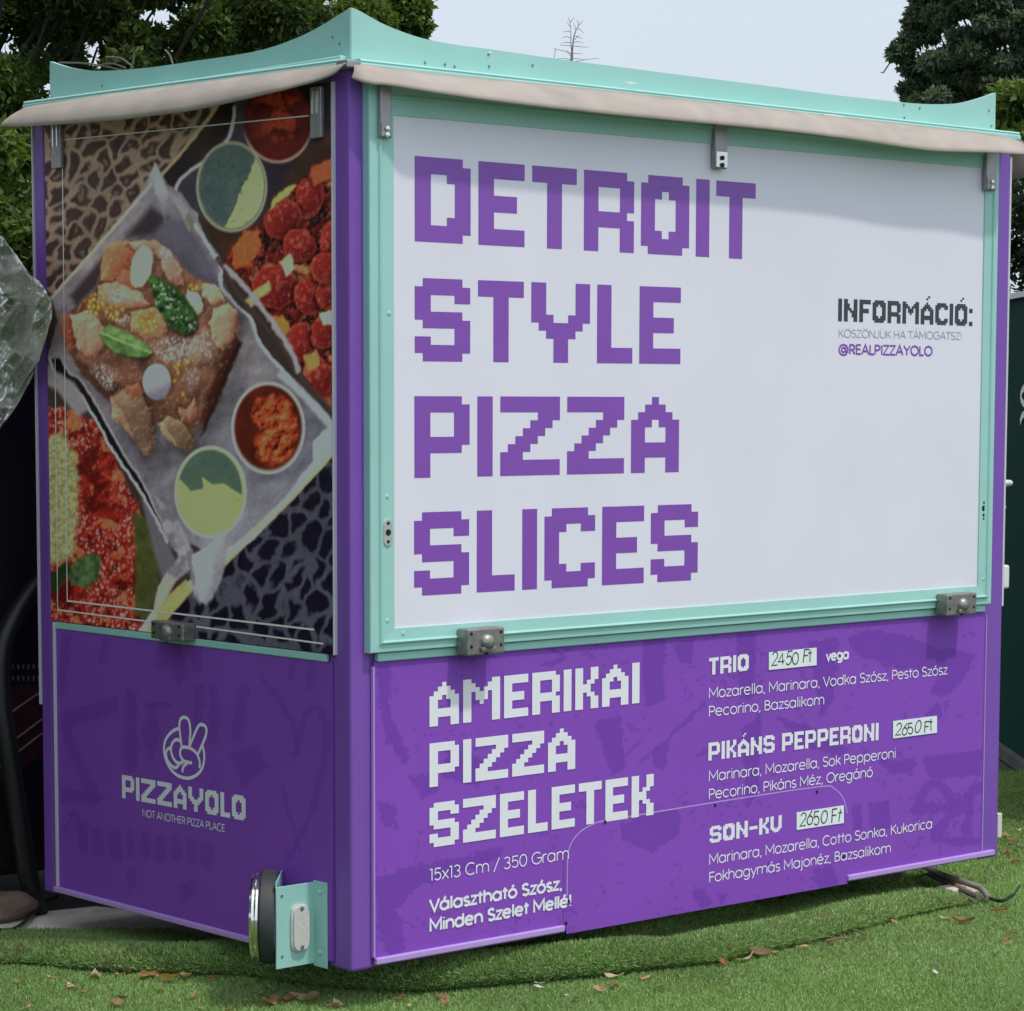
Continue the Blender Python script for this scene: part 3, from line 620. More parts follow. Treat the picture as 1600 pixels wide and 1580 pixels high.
tag(price([(1244.5, 1297), (1318, 1286), (1318, 1258.5), (1244.5, 1269.5)], '2650 Ft', (1249, 1291.5), (1313, 1283), 20), 'paper price tag reading 2650 Ft on the lowest menu entry')

# ---- service hatch: mint frame with white sign board
_o = Front(.025); _i = Front(.0215)
FX0 = (_o.loc(575, 140)[0] + _o.loc(582, 1022)[0]) / 2; FX1 = (_o.loc(1550, 943)[0] + _o.loc(1562, 245)[0]) / 2
FZ0 = (_o.loc(582, 1022)[1] + _o.loc(1550, 943)[1]) / 2
IX0 = (_i.loc(613, 182)[0] + _i.loc(617, 980)[0]) / 2; IX1 = (_i.loc(1540, 262)[0] + _i.loc(1526, 917)[0]) / 2
IZ0 = (_i.loc(617, 980)[1] + _i.loc(1526, 917)[1]) / 2; IZ1 = (_i.loc(613, 182)[1] + _i.loc(1540, 262)[1]) / 2
FZ1 = min(TOP - .012, IZ1 + .07)
def frame_ring(mb, plane, a0, a1, b0, b1, prof):
    """mitred frame: prof = (inset, height)"""
    rings = []
    for i, h in prof:
        u0, v0, u1, v1 = a0 + (IX0 - a0) * i, b0 + (IZ0 - b0) * i, a1 + (IX1 - a1) * i, b1 + (IZ1 - b1) * i
        rings.append([(u0, v0), (u1, v0), (u1, v1), (u0, v1)])
    vs = [plane.p3(a, b_, h) for (i, h), r in zip(prof, rings) for a, b_ in r]
    fs = [(k * 4 + j, k * 4 + (j + 1) % 4, (k + 1) * 4 + (j + 1) % 4, (k + 1) * 4 + j) for k in range(len(prof) - 1) for j in range(4)]
    return mb.add(vs, fs)
P0 = Front(0)
hatch_mb = MB()
frame_ring(hatch_mb, P0, FX0, FX1, FZ0, FZ1, [(0, .0), (0, .022), (.03, .024), (.33, .025), (.37, .0295), (.42, .031), (.47, .0295), (.50, .026), (.99, .024), (1, .016)])
hatch = hatch_mb.build('service_hatch', M['mint'], K)
MB().box((IX0 - .008, -.0205, IZ0 - .008), (IX1 + .008, -.006, IZ1 + .008)).build('sign_board', M['white'], hatch)
PS = Front(.0210); 
for t_, tl, tr, bl in (('DETROIT', (648, 243.5), (1181, 287), (648, 377)), ('STYLE', (648, 434), (1064, 449.5), (648, 564.5)),
                       ('PIZZA', (647.5, 619), (1061.5, 620.5), (647.5, 747)), ('SLICES', (647, 801), (1091, 787.5), (647, 931.5))):
    lt = MB(); pixel_text(lt, PS, t_, tl, tr, bl); lt.build('sign_lettering', M['letter_purple'], hatch)
li = MB(); pixel_text(li, PS, 'INFORMÁCIÓ:', (1310, 466.5), (1520, 476), (1310, 502)); li.build('information_heading', M['letter_dark'], hatch)
lg = MB(); stroke_text(lg, PS, 'KÖSZÖNJÜK HA TÁMOGATSZ!', (1310, 527), (1502, 531), 12, .12); lg.build('thanks_lettering', M['letter_grey'], hatch)
lr = MB(); stroke_text(lr, PS, '@REALPIZZAYOLO', (1310, 553), (1456, 556), 15, .21, oct=True); lr.build('handle_lettering', M['letter_purple'], hatch)
rv = MB()
for p in ((603, 970), (628, 990), (603, 776), (1535, 905), (1518, 927), (1545, 560), (606, 490)):
    a, b_ = PS.loc(*p); rv = MB(); rv.lathe((a, -.0235, b_), (0, -1, 0), [(.0065, 0), (.006, .002), (.0035, .0035)], 12); rv.build('rivet', M['mint'], hatch)
# lock plates of the hatch
a, b_ = PS.loc(603.5, 832); hp = MB(); n = 24
ov = [(a + .0125 * math.cos(t), b_ + (.018 if math.sin(t) >= 0 else -.018) + .0125 * math.sin(t)) for t in [2 * math.pi * k / n for k in range(n)]]
hp.prism([(u, -.0235, v) for u, v in ov], (0, -.005, 0)); lk = hp.build('lock_plate', M['bright'], hatch)
hh = MB()
for dz, r, yq in ((.021, .004, -.0287), (0, .0075, -.0287), (-.021, .004, -.0287), (-.038, .004, -.0240)):
    hh = MB(); hh.lathe((a, yq, b_ + dz), (0, -1, 0), [(r, 0), (r, .0006)], 14); hh.build('lock_hole', M['hole'], hatch)
a, b_ = PS.loc(1535.5, 796)
for dz, r in ((.019, .004), (.003, .0085), (-.016, .005), (-.026, .0035)):
    hh = MB(); hh.lathe((a, -.0248, b_ + dz), (0, -1, 0), [(r, 0), (r, .0006)], 14); hh.build('lock_hole', M['hole'], hatch)
# drip strip below the hatch
MB().box((.0697, -.014, .7109 + G0), (2.278, .002, FZ0 - .002), .003).build('sill_strip', M['mint'], K)

# hinge straps on the front
def strap(pc, ptop, pbot, wpx, bright):
    pl = Front(.032); ac, bt = pl.loc(pc, ptop); _, bb = pl.loc(pc, pbot); wd = pl.loc(pc + wpx / 2, ptop)[0] - ac
    m = MB(); m.box((ac - wd, -.038, bb), (ac + wd, -.024, FZ1 + .02), .003); s = m.build('hinge_strap', M['zinc'], K)
    m2 = MB(); zz = bb + (bt - bb) * .42
    m2.box((ac - wd * .92, -.0405, bb + .003), (ac + wd * .92, -.0385, zz), .001); m2.build('hinge_plate', M['bright'] if bright else M['zinc'], s)
    for k in (.2, .62): m3 = MB(); m3.lathe((ac, -.041, bb + (zz - bb) * k), (0, -1, 0), [(.006, 0), (.006, .003), (.003, .004)], 10); m3.build('hinge_screw', M['dark'] if bright else M['bright'], s)
strap(601, 160, 216, 18, False); strap(1125, 200, 264, 19, True); strap(1547, 248, 298, 15, False)

# toggle latches
def latch(plane, quad):
    q = [plane.loc(*p) for p in quad]; a0 = min(p[0] for p in q); a1 = max(p[0] for p in q); b0 = min(p[1] for p in q); b1 = max(p[1] for p in q)
    dep = .036; ca, cb = (a0 + a1) / 2, (b0 + b1) / 2
    pts = [plane.p3(a0, b0, 0), plane.p3(a1, b0, 0), plane.p3(a1, b1, 0), plane.p3(a0, b1, 0)]
    p1 = plane.p3(a0, b0, -.004); p2 = plane.p3(a1, b1, dep)
    m = MB(); m.box([min(u, v) for u, v in zip(p1, p2)], [max(u, v) for u, v in zip(p1, p2)], .004); L = m.build('latch', M['steel'], K)
    out = (0, -1, 0) if isinstance(plane, Front) else (-1, 0, 0)
    k = MB(); k.lathe(plane.p3(ca + .003, cb - .002, dep), out, [(.020, 0), (.019, .006), (.013, .012), (.006, .014)], 20)
    lo = plane.p3(ca - .020, cb - .024, dep); hi = plane.p3(ca + .024, cb - .012, dep + .008)
    k.box([min(u, v) for u, v in zip(lo, hi)], [max(u, v) for u, v in zip(lo, hi)], .002); k.build('latch_knob', M['steel'], L)
    d = MB()
    for sx in (-1, 1):
        for sz in (-.4, .75): d = MB(); d.lathe(plane.p3(ca + sx * (a1 - a0) * .40, cb + sz * (b1 - b0) * .42, dep), out, [(.0042, 0), (.0042, .0008)], 10); d.build('latch_hole', M['hole'], L)
    d = MB(); lo = plane.p3(ca - .006, cb - .031, dep); hi = plane.p3(ca + .006, cb - .026, dep + .001)
    d.box([min(u, v) for u, v in zip(lo, hi)], [max(u, v) for u, v in zip(lo, hi)]); d.build('latch_hole', M['hole'], L)
latch(Front(.03), [(715, 982), (773, 1019)]); latch(Front(.03), [(1464, 928), (1510, 958)])
latch(Left(.013), [(254, 968), (304, 1002)])

# ---- left end: picture panel
PL = Left(.009)
def poster(x, y):
    p = Paint(x, y, (60, 50, 46)); N = lambda s, seed=0, o=4: fbm(x / s, y / s, seed, o)
    # leopard cloth, upper left
    def leopard(reg, bgc, spot, ang, sx, sy, seed, thr, ctr=.6):
        m = sstep(-1.5, 1.5, p.sd(reg, 3)); r = math.radians(ang)
        u = (x * math.cos(r) + y * math.sin(r)) / sx; v = (-x * math.sin(r) + y * math.cos(r)) / sy
        u2 = u + (N(26, seed) - .5) * .9; v2 = v + (N(26, seed + 3) - .5) * .9
        f1, f2, cid = voronoi(u2, v2, seed, .85); e = f2 - f1 + (N(6, seed + 8) - .5) * .16
        bgcol = mixc(bgc, tuple(int(k * .72) for k in bgc), N(70, seed + 2)); p.lay(m, bgcol)
        s = sstep(thr - .10, thr + .12, e)
        p.lay(m * s, mixc(spot, tuple(int(k * 1.5) for k in spot), N(8, seed + 4)))
        cen = (1 - sstep(.1, .2, f1 + (N(7, seed + 6) - .5) * .25)) * (cid > .55); p.lay(m * cen * ctr, bgcol * .8)
        return m
    leopard([(40, 130), (350, 130), (338, 172), (246, 288), (84, 470), (40, 520)], (140, 120, 106), (50, 38, 36), 32, 22, 34, 21, .20)
    # board edge above the tray
    p.poly([(352, 130), (400, 130), (372, 190), (300, 270), (262, 300), (250, 276), (338, 172)], mixc((60, 46, 40), (28, 22, 24), N(40, 5)), 1.5, 3)
    p.line([(346, 150), (334, 174), (292, 228), (252, 274)], 2.6, (150, 128, 104), 1.2, 3)
    # second tray at the top
    p.poly([(366, 150), (520, 120), (520, 320), (440, 350), (380, 420), (318, 345), (276, 300), (286, 278), (350, 222), (364, 190)], mixc((72, 66, 76), (34, 26, 30), N(60, 8) * .6 + sstep(330, 480, x) * .5), 1.2, 3)
    p.poly([(310, 330), (405, 350), (470, 240), (520, 200), (520, 300), (420, 380), (365, 440)], mixc((74, 52, 42), (50, 34, 28), N(30, 9)), 10, 6)
    p.line([(367, 168), (358, 214), (330, 244), (286, 276), (275, 298), (288, 324), (306, 342), (304, 352)], 2.4, (150, 142, 146), 1.3, 3)
    p.poly([(288, 318), (310, 334), (308, 352), (296, 346), (280, 322)], (130, 124, 132), 2)
    # red sauce cup, top
    m = sstep(-1.5, 1.5, p.ell(434, 190, 53, 62)); p.lay(m, mixc((50, 17, 16), (98, 36, 24), N(16, 12)))
    p.lay(m * sstep(.50, .60, N(13, 14)) * sstep(-8, 20, p.ell(436, 176, 44, 50)), mixc((104, 40, 26), (146, 62, 36), N(7, 15)))
    r = p.ell(434, 190, 54, 63); p.lay((1 - sstep(1.0, 2.6, np.abs(r))) * sstep(195, 240, y) * .8, (158, 128, 118))
    # green sauce cup, top
    m = sstep(-1.5, 1.5, p.ell(362, 292, 55, 70)); p.lay(m, (104, 104, 92))
    m = sstep(-1.5, 1.5, p.ell(362, 291, 50, 65)); p.lay(m, mixc((64, 78, 78), (80, 90, 86), N(20, 17)))
    div = sstep(-1.5, 1.5, poly_sd(x + p.wx * 8, y, [(402, 236), (392, 268), (378, 292), (372, 316), (360, 340), (346, 366), (430, 370), (440, 230)]))
    p.lay(m * div, mixc((150, 152, 104), (168, 168, 116), N(18, 18)))
    p.lay(m * (N(4.5, 19) > .66) * .45, (52, 66, 52))
    r = p.ell(362, 292, 54, 69); p.lay((1 - sstep(.8, 2.4, np.abs(r))) * .7, (140, 138, 118))
    # pepperoni pizza, right side
    piz = [(522, 240), (496, 262), (472, 282), (440, 302), (424, 326), (404, 350), (366, 378), (352, 404), (372, 440), (402, 478), (440, 530), (480, 592), (522, 650)]
    mp = sstep(-2, 2, p.sd(piz, 10)); p.lay(mp, mixc((66, 20, 18), (120, 38, 26), N(14, 23))); eb = emboss(x, y, 20, 501); ef = emboss(x, y, 7, 502)
    p.lay(mp * sstep(.56, .66, N(22, 24)) * .9, mixc((150, 70, 42), (186, 140, 96), N(7, 25))); p.lay(mp * sstep(.54, .66, N(15, 26)), (40, 15, 16))
    p.mul(mp, (1 + .35 * eb + .3 * ef)[..., None])
    for cx, cy, rx, ry, rot in ((484, 308, 22, 32, 15), (441, 342, 28, 33, 25), (468, 384, 26, 26, -20), (430, 448, 36, 34, 20), (486, 462, 26, 30, 0), (512, 460, 18, 26, 0), (478, 536, 26, 34, -20), (506, 520, 20, 26, 10), (500, 590, 24, 34, -25), (518, 380, 18, 34, 0), (504, 268, 22, 16, -35), (508, 420, 22, 24, 0)):
        d = p.ell(cx, cy, rx, ry, rot, 8); mm = mp * sstep(-1.5, 1.5, d)
        p.mul(mp * sstep(-9, -1, d) * (1 - sstep(-1, 1, d)), .32)
        g_ = sstep(-1, 1, ((x - cx) / rx + (y - cy) / ry) * .7); p.lay(mm, mixc((128, 40, 34), (84, 20, 22), g_ + .4 * (N(18, int(cx)) - .5))); p.lay(mm * (1 - sstep(1.5, 4, d)) * .45, (150, 66, 50)); p.lay(mm * sstep(.60, .72, N(7, int(cy))) * (1 - g_) * .55, (186, 104, 88))
    for pts, col in (([(362, 392), (380, 362), (404, 360), (408, 384), (388, 416), (366, 420)], (186, 92, 50)), ([(420, 330), (430, 306), (450, 292), (466, 290), (440, 312)], (196, 160, 96)), ([(436, 410), (452, 396), (462, 420), (446, 430)], (196, 172, 134)), ([(380, 470), (420, 440), (424, 452), (394, 480)], (190, 150, 104)), ([(500, 490), (521, 486), (521, 508), (504, 506)], (206, 190, 150)), ([(420, 500), (444, 494), (454, 516), (434, 524)], (190, 120, 58)), ([(474, 556), (496, 548), (500, 570), (480, 580)], (186, 128, 72)), ([(486, 262), (521, 246), (521, 276), (490, 290)], (170, 84, 52))):
        mm = p.poly(pts, mixc(col, tuple(int(k * .8) for k in col), N(6, col[1])), 2, 8)
    p.lay(mp * sstep(.88, .96, vnoise(x / 2.3, y / 2.6, 27)) * sstep(.46, .62, N(22, 28)) * .6, (200, 150, 136)); p.lay(mp * sstep(.5, .66, ef) * .12, (216, 150, 130))
    # middle tray: paper lining
    tray = [(243, 256), (262, 288), (284, 302), (306, 338), (322, 372), (342, 400), (346, 440), (366, 474), (392, 500), (410, 540), (446, 580), (486, 622), (522, 664), (522, 700), (500, 716), (440, 790), (350, 884), (320, 862), (286, 842), (262, 846), (236, 800), (206, 748), (170, 690), (140, 642), (112, 606), (84, 588), (74, 560), (90, 500), (80, 466), (156, 380), (220, 300)]
    g = N(80, 33) * .35 + sstep(560, 700, y) * .35 + sstep(300, 520, x) * .15
    mt = p.poly(tray, mixc((126, 116, 118), (78, 78, 94), g), 1.5, 3); p.mul(mt, (1 + .24 * emboss(x, y, 60, 503) + .10 * emboss(x, y, 18, 513) + .55 * sstep(620, 860, y) * sstep(250, 330, x))[..., None] * np.array([1.0, .985, .99]))
    p.poly([(236, 330), (300, 350), (346, 440), (370, 500), (300, 440), (210, 366), (196, 362)], mixc((104, 96, 106), (84, 78, 90), N(30, 34)), 10, 3)
    p.poly([(196, 372), (236, 322), (262, 340), (240, 366)], (58, 48, 52), 8)
    p.poly([(108, 462), (160, 402), (176, 380), (168, 430), (120, 480)], (66, 54, 56), 6)
    p.poly([(243, 256), (222, 300), (236, 296), (247, 284)], mixc((158, 150, 152), (112, 104, 110), sstep(256, 300, y)), 3, 6); p.poly([(243, 256), (252, 276), (262, 300), (258, 350), (248, 316), (240, 288)], mixc((158, 150, 152), (110, 102, 110), sstep(270, 350, y)), 4, 6)
    p.poly([(262, 298), (284, 312), (304, 342), (296, 362), (280, 330)], (132, 124, 130), 3); p.poly([(296, 330), (312, 362), (306, 370), (288, 344)], (112, 104, 92), 3)
    p.line([(80, 466), (130, 410), (200, 330), (236, 288)], 2.2, (166, 148, 130), 1.2, 2)
    p.line([(306, 352), (330, 392), (344, 412), (346, 448), (372, 480), (392, 498), (404, 532), (440, 578), (500, 640), (521, 664)], 2.4, (164, 156, 164), 1.3, 5)
    p.line([(340, 404), (380, 470), (440, 540), (470, 590), (521, 642)], 3.0, (72, 58, 56), 2, 5); p.line([(352, 416), (400, 470), (450, 540), (466, 580)], 4, (140, 130, 134), 2, 6)
    p.line([(440, 586), (470, 612), (521, 668)], 6, (150, 142, 150), 4, 3)
    # lower-left pizza
    lp = [(60, 640), (96, 636), (126, 646), (150, 664), (166, 690), (184, 726), (204, 770), (222, 806), (232, 850), (236, 900), (228, 960), (214, 1000), (60, 985)]
    mp = sstep(-3, 3, p.sd(lp, 14)); p.lay(mp, mixc((84, 20, 18), (146, 46, 34), N(11, 36)))
    f1, f2, cid = voronoi((x + p.wx * 8) / 4.6, (y + p.wy * 8) / 5.0, 37); crumb = (1 - sstep(.20, .52, f1 + (N(3, 504) - .5) * .4)) * sstep(.25, .6, cid) * sstep(.36, .60, N(40, 38) + .12 * sstep(700, 840, y)) * .62
    p.lay(mp * crumb, mixc((150, 84, 74), (206, 160, 148), cid)); p.mul(mp, (1 + .4 * emboss(x, y, 16, 505) + .3 * emboss(x, y, 6, 506))[..., None]); p.lay(mp * sstep(.58, .7, N(24, 39)) * .8, mixc((84, 14, 14), (60, 14, 14), N(5, 40)))
    p.lay(mp * sstep(.62, .72, N(17, 43)) * .8, mixc((178, 74, 40), (180, 116, 80), N(6, 44)))
    p.lay(mp * sstep(-6, 6, p.sd([(60, 690), (98, 676), (120, 720), (122, 800), (112, 872), (60, 890)], 14)), mixc((104, 102, 70), (160, 152, 116), N(4, 45) * 1.3 - .2))
    p.poly([(206, 800), (232, 810), (250, 860), (246, 930), (228, 966), (208, 960), (214, 880)], mixc((84, 86, 48), (60, 62, 38), N(9, 46)), 4, 10)
    p.poly([(214, 748), (262, 848), (286, 900), (258, 920), (240, 860)], (100, 92, 98), 4)
    for pts, c1, c2 in (([(104, 896), (118, 874), (146, 864), (158, 870), (154, 904), (136, 920), (112, 914)], (88, 104, 72), (46, 60, 40)), ([(78, 900), (102, 876), (112, 890), (96, 918), (80, 930)], (48, 60, 36), (34, 44, 28))):
        p.poly(pts, mixc(c1, c2, N(8, 48) * 1.6 - .3), 1.5, 6)
    # tray walls: pairs of paper edges with a dark gap
    e1 = [(78, 560), (90, 590), (116, 604), (146, 650), (176, 704), (206, 748), (232, 790), (262, 848)]; e2 = [(96, 560), (110, 584), (128, 596), (160, 650), (196, 714), (224, 756), (262, 838)]
    p.poly(e1 + e2[::-1], (30, 24, 26), 1.5, 2); p.line(e1, 1.9, (166, 158, 160), 1, 4); p.line(e2, 1.6, (140, 134, 138), 1, 3)
    p.poly([(70, 566), (92, 584), (118, 600), (140, 640), (120, 650), (90, 610), (70, 600)], (124, 116, 120), 4, 4)
    # pizza slab
    slab = [(164, 386), (186, 376), (216, 374), (248, 378), (272, 396), (288, 424), (306, 434), (336, 446), (352, 466), (370, 486), (376, 510), (366, 548), (350, 580), (338, 620), (322, 646), (306, 672), (300, 700), (288, 704), (272, 690), (258, 664), (244, 660), (240, 704), (228, 712), (212, 690), (190, 640), (166, 610), (146, 586), (122, 566), (104, 544), (94, 512), (108, 488), (136, 468), (150, 448), (160, 420)]
    d = p.sd(slab, 10); p.mul(sstep(-16, 0, d) * (1 - sstep(-1, 1, d)) * sstep(0, 40, y - 520 + (x - 200) * .5), .62)
    p.mul(mt * sstep(-34, 0, p.sd([(q0 + 10, q1 + 16) for q0, q1 in slab], 10)) , .74); ms = sstep(-1.5, 1.5, d); p.lay(ms, mixc((150, 106, 86), (74, 46, 40), N(28, 51) * 1.5 - .25))
    def blob(pts, c1, c2, wd=9, wob=8, k=1.0, soft=1.4):
        d = p.sd(pts, wob); gb, ga = np.gradient(d); nrm_ = np.hypot(ga, gb) + 1e-6
        sh = (ga - gb) / nrm_ * .7 * np.exp(-np.clip(d, 0, None) / wd)
        p.mul(sstep(-6, 0, d) * (1 - sstep(-1, 1, d)) * ms, .66)
        p.lay(sstep(-soft, soft, d) * np.maximum(ms, sstep(-4, 4, d)), mixc(c2, c1, .5 + .62 * sh * k + .35 * (N(16, int(c1[0]) + len(pts)) - .5)))
    def corn(cx, cy, rx, ry):
        f1, f2, cid = voronoi((x + p.wx * 3) / 8.5, (y + p.wy * 3) / 9.5, 55); mm = ms * sstep(0, 7, p.ell(cx, cy, rx, ry, 0, 18)) * sstep(.12, .3, f2 - f1)
        p.lay(mm * (cid > .12), mixc((222, 176, 84), (150, 96, 40), f1 * 1.7 + .25 * (cid - .5)))
    def grated(cx, cy, rx, ry, a=.7):
        mm = ms * sstep(0, 12, p.ell(cx, cy, rx, ry, 0, 16)); p.lay(mm * .25, (176, 156, 150)); p.lay(mm * sstep(.55, .72, vnoise(x / 2.0 + y / 6, y / 2.2, int(cx))) * a, (206, 190, 186)); p.mul(mm * sstep(.66, .78, vnoise(x / 2.2, y / 2.0, int(cx) + 3)), .7)
    blob([(112, 556), (168, 590), (196, 612), (196, 640), (170, 628), (130, 590)], (96, 62, 50), (58, 38, 34))
    blob([(92, 496), (112, 488), (122, 516), (118, 556), (104, 544)], (176, 98, 70), (104, 56, 46)); blob([(110, 494), (136, 486), (158, 504), (164, 538), (146, 560), (122, 548)], (206, 164, 138), (136, 92, 76))
    blob([(163, 386), (176, 376), (200, 376), (206, 396), (196, 424), (178, 440), (160, 440), (157, 418)], (222, 132, 96), (142, 66, 48)); blob([(196, 420), (214, 436), (214, 458), (190, 466), (176, 446)], (198, 110, 84), (126, 62, 48))
    blob([(199, 378), (240, 375), (268, 392), (284, 424), (286, 446), (264, 440), (252, 408), (236, 396), (224, 404)], (198, 150, 130), (128, 84, 74)); blob([(154, 446), (182, 440), (220, 458), (236, 478), (196, 482), (152, 474)], (208, 158, 130), (142, 92, 72))
    blob([(206, 488), (244, 480), (262, 500), (258, 524), (226, 530), (206, 516)], (196, 150, 118), (130, 88, 66)); blob([(292, 452), (312, 462), (318, 486), (306, 500), (290, 480)], (208, 200, 172), (150, 134, 108)); blob([(318, 444), (342, 448), (352, 468), (330, 476), (314, 462)], (206, 180, 150), (150, 112, 90))
    blob([(334, 482), (358, 472), (372, 492), (366, 528), (350, 548), (334, 536), (326, 506)], (208, 158, 132), (134, 92, 76)); blob([(306, 520), (332, 538), (330, 566), (306, 574), (290, 548)], (170, 128, 108), (102, 68, 58))
    for c_ in ((148, 478, 24, 22), (184, 490, 18, 20), (228, 500, 24, 20), (308, 448, 18, 10), (276, 588, 12, 36), (284, 620, 14, 10), (258, 622, 10, 8), (296, 566, 10, 12)): corn(*c_)
    grated(272, 545, 40, 26); grated(190, 462, 40, 16, .5); grated(160, 590, 28, 24, .7); grated(262, 398, 16, 22, .5); grated(318, 540, 22, 30, .5); grated(196, 500, 22, 14, .45); grated(300, 590, 16, 26, .4)
    blob([(370, 522), (378, 536), (356, 596), (336, 640), (312, 690), (316, 646), (338, 584), (354, 548)], (86, 44, 36), (40, 24, 24))
    blob([(172, 622), (196, 606), (222, 616), (236, 648), (244, 700), (238, 712), (226, 712), (206, 682), (176, 656)], (184, 146, 122), (98, 70, 60), 16, 6); blob([(196, 604), (216, 598), (226, 614), (206, 622)], (208, 118, 90), (140, 76, 60))
    blob([(246, 664), (262, 650), (286, 660), (302, 688), (294, 705), (274, 697), (256, 682)], (190, 154, 126), (108, 78, 64), 10, 6); blob([(278, 634), (292, 640), (304, 622), (309, 650), (300, 664), (284, 656)], (206, 140, 112), (130, 78, 62))
    dk = sstep(520, 690, y + (220 - x) * .25); p.mul(ms, (.86 - .32 * dk)[..., None]); p.mul(ms, (1 + .14 * emboss(x, y, 30, 507) + .08 * emboss(x, y, 9, 508))[..., None]); p.lay(ms * sstep(.5, .75, emboss(x, y, 8, 508)) * .10, (232, 212, 196))
    m = sstep(-1.5, 1.5, p.ell(221, 417, 16, 33, 14, 4)); p.mul(sstep(-6, 0, p.ell(224, 421, 17, 34, 14)), .75); p.lay(m, mixc((176, 168, 136), (166, 156, 130), N(14, 62)))
    p.mul(sstep(-5, 0, p.ell(246, 600, 24, 30)) , .7); m = sstep(-1.5, 1.5, p.ell(245, 597, 22, 28)); p.lay(m, mixc((168, 162, 168), (118, 112, 122), sstep(-18, 24, (y - 597) + (x - 245) * .5)))
    leaf1 = [(231, 433), (250, 434), (272, 448), (292, 466), (306, 488), (308, 508), (300, 520), (286, 523), (268, 514), (252, 494), (242, 470)]
    p.poly([(q0 + 3, q1 + 5) for q0, q1 in leaf1], (50, 34, 28), 4); m = p.poly(leaf1, mixc((66, 96, 52), (30, 52, 30), N(11, 64) * 1.7 - .35), 1.3, 4); p.mul(m, (1 + .5 * emboss(x, y, 13, 510))[..., None]); p.line([(236, 438), (262, 470), (290, 516)], 1.0, (96, 120, 78), 1, 3, .55); p.lay(m * sstep(.64, .74, N(4, 511)) * .6, (190, 190, 176))
    leaf2 = [(154, 518), (170, 508), (192, 516), (214, 528), (232, 540), (240, 548), (230, 558), (206, 558), (180, 550), (162, 536)]
    p.poly([(q0 + 2, q1 + 4) for q0, q1 in leaf2], (56, 38, 30), 4); p.poly(leaf2, mixc((124, 148, 92), (66, 92, 54), N(12, 65) * 1.5 - .25), 1.3, 4); p.line([(158, 520), (196, 536), (236, 550)], 1.2, (160, 172, 126), 1, 3, .7)
    # red cup, right
    m = sstep(-1.5, 1.5, p.ell(419, 669, 57, 71)); p.lay(m, (122, 104, 98)); r = p.ell(419, 668, 52, 66)
    m = sstep(-1.5, 1.5, r); p.lay(m, mixc((96, 40, 26), (66, 24, 18), N(22, 66)))
    ch = sstep(-5, 5, p.sd([(402, 626), (430, 620), (456, 634), (464, 670), (454, 712), (430, 730), (404, 720), (396, 690), (408, 670), (394, 650)], 16))
    p.lay(m * ch, mixc((178, 78, 42), (112, 42, 24), N(7, 67) * 1.9 - .45)); p.mul(m * ch, (1 + .8 * emboss(x, y, 11, 509))[..., None]); p.lay(m * ch * sstep(.3, .6, emboss(x, y, 11, 509)) * .3, (216, 130, 90))
    p.lay((1 - sstep(.9, 2.4, np.abs(p.ell(419, 669, 56, 70)))) * .8, (170, 158, 152))
    # green cup, bottom
    m = sstep(-1.5, 1.5, p.ell(329, 769, 55, 70)); p.lay(m, (140, 138, 104)); m = sstep(-1.5, 1.5, p.ell(328, 768, 50, 66)); p.lay(m, mixc((146, 150, 92), (168, 170, 112), N(20, 69)))
    up = sstep(-1.2, 1.2, poly_sd(x, y, [(270, 690), (390, 690), (386, 776), (374, 772), (350, 756), (332, 758), (316, 746), (318, 764), (298, 768), (282, 750), (270, 756)])); p.lay(m * up, mixc((70, 86, 80), (86, 98, 88), N(16, 70)))
    p.lay(m * (N(4, 71) > .66) * .45, (84, 98, 56)); p.lay((1 - sstep(.9, 2.6, np.abs(p.ell(329, 769, 54.5, 69.5)))) * .75, (176, 174, 140))
    # leopard cloth, lower right, and board
    leopard([(524, 704), (524, 1030), (200, 1012), (236, 968), (300, 900), (356, 872), (440, 796)], (84, 81, 94), (22, 18, 30), 20, 27, 40, 73, .22, .0)
    p.poly([(210, 1000), (244, 948), (290, 906), (302, 922), (262, 968), (232, 1000)], mixc((176, 142, 98), (150, 128, 84), N(16, 75)), 1.5, 2)
    p.poly([(290, 912), (350, 868), (440, 784), (521, 700), (521, 712), (444, 796), (352, 884), (300, 922)], mixc((182, 160, 116), (140, 110, 76), sstep(3, 9, y + x * .98 - 1222)), 1.2, 2)
    p.poly([(240, 966), (262, 930), (280, 900), (262, 892), (248, 916), (240, 948)], (150, 136, 126), 2, 3); p.line([(240, 960), (212, 1000)], 4, (190, 176, 168), 2)
    # paper corner folds
    p.poly([(238, 770), (262, 792), (286, 826), (300, 856), (312, 890), (320, 936), (312, 944), (302, 930), (296, 892), (276, 906), (262, 896), (280, 868), (262, 846)], mixc((150, 142, 146), (108, 102, 112), N(18, 76) * .8 + .5 * sstep(-.25, .25, emboss(x, y, 34, 512))), 3, 6)
    p.poly([(300, 868), (322, 856), (344, 832), (362, 838), (354, 866), (348, 900), (334, 932), (322, 944), (312, 938), (304, 900)], mixc((178, 174, 176), (122, 116, 124), sstep(306, 352, x + (y - 880) * .3) * .8 + .3 * N(14, 77)), 2.5, 5)
    p.poly([(356, 858), (402, 830), (444, 780), (500, 706), (521, 684), (521, 700), (446, 788), (398, 842), (352, 872)], mixc((176, 168, 164), (140, 130, 126), N(12, 78)), 2, 4)
    p.poly([(490, 690), (512, 670), (522, 672), (522, 702), (500, 722), (490, 716)], (190, 186, 186), 3, 3)
    # lens softness and printed-photo grain
    for _ in range(2):
        q = np.pad(p.c, ((1, 1), (1, 1), (0, 0)), 'edge'); p.c = q[1:-1, 1:-1] * .36 + (q[:-2, 1:-1] + q[2:, 1:-1] + q[1:-1, :-2] + q[1:-1, 2:]) * .16
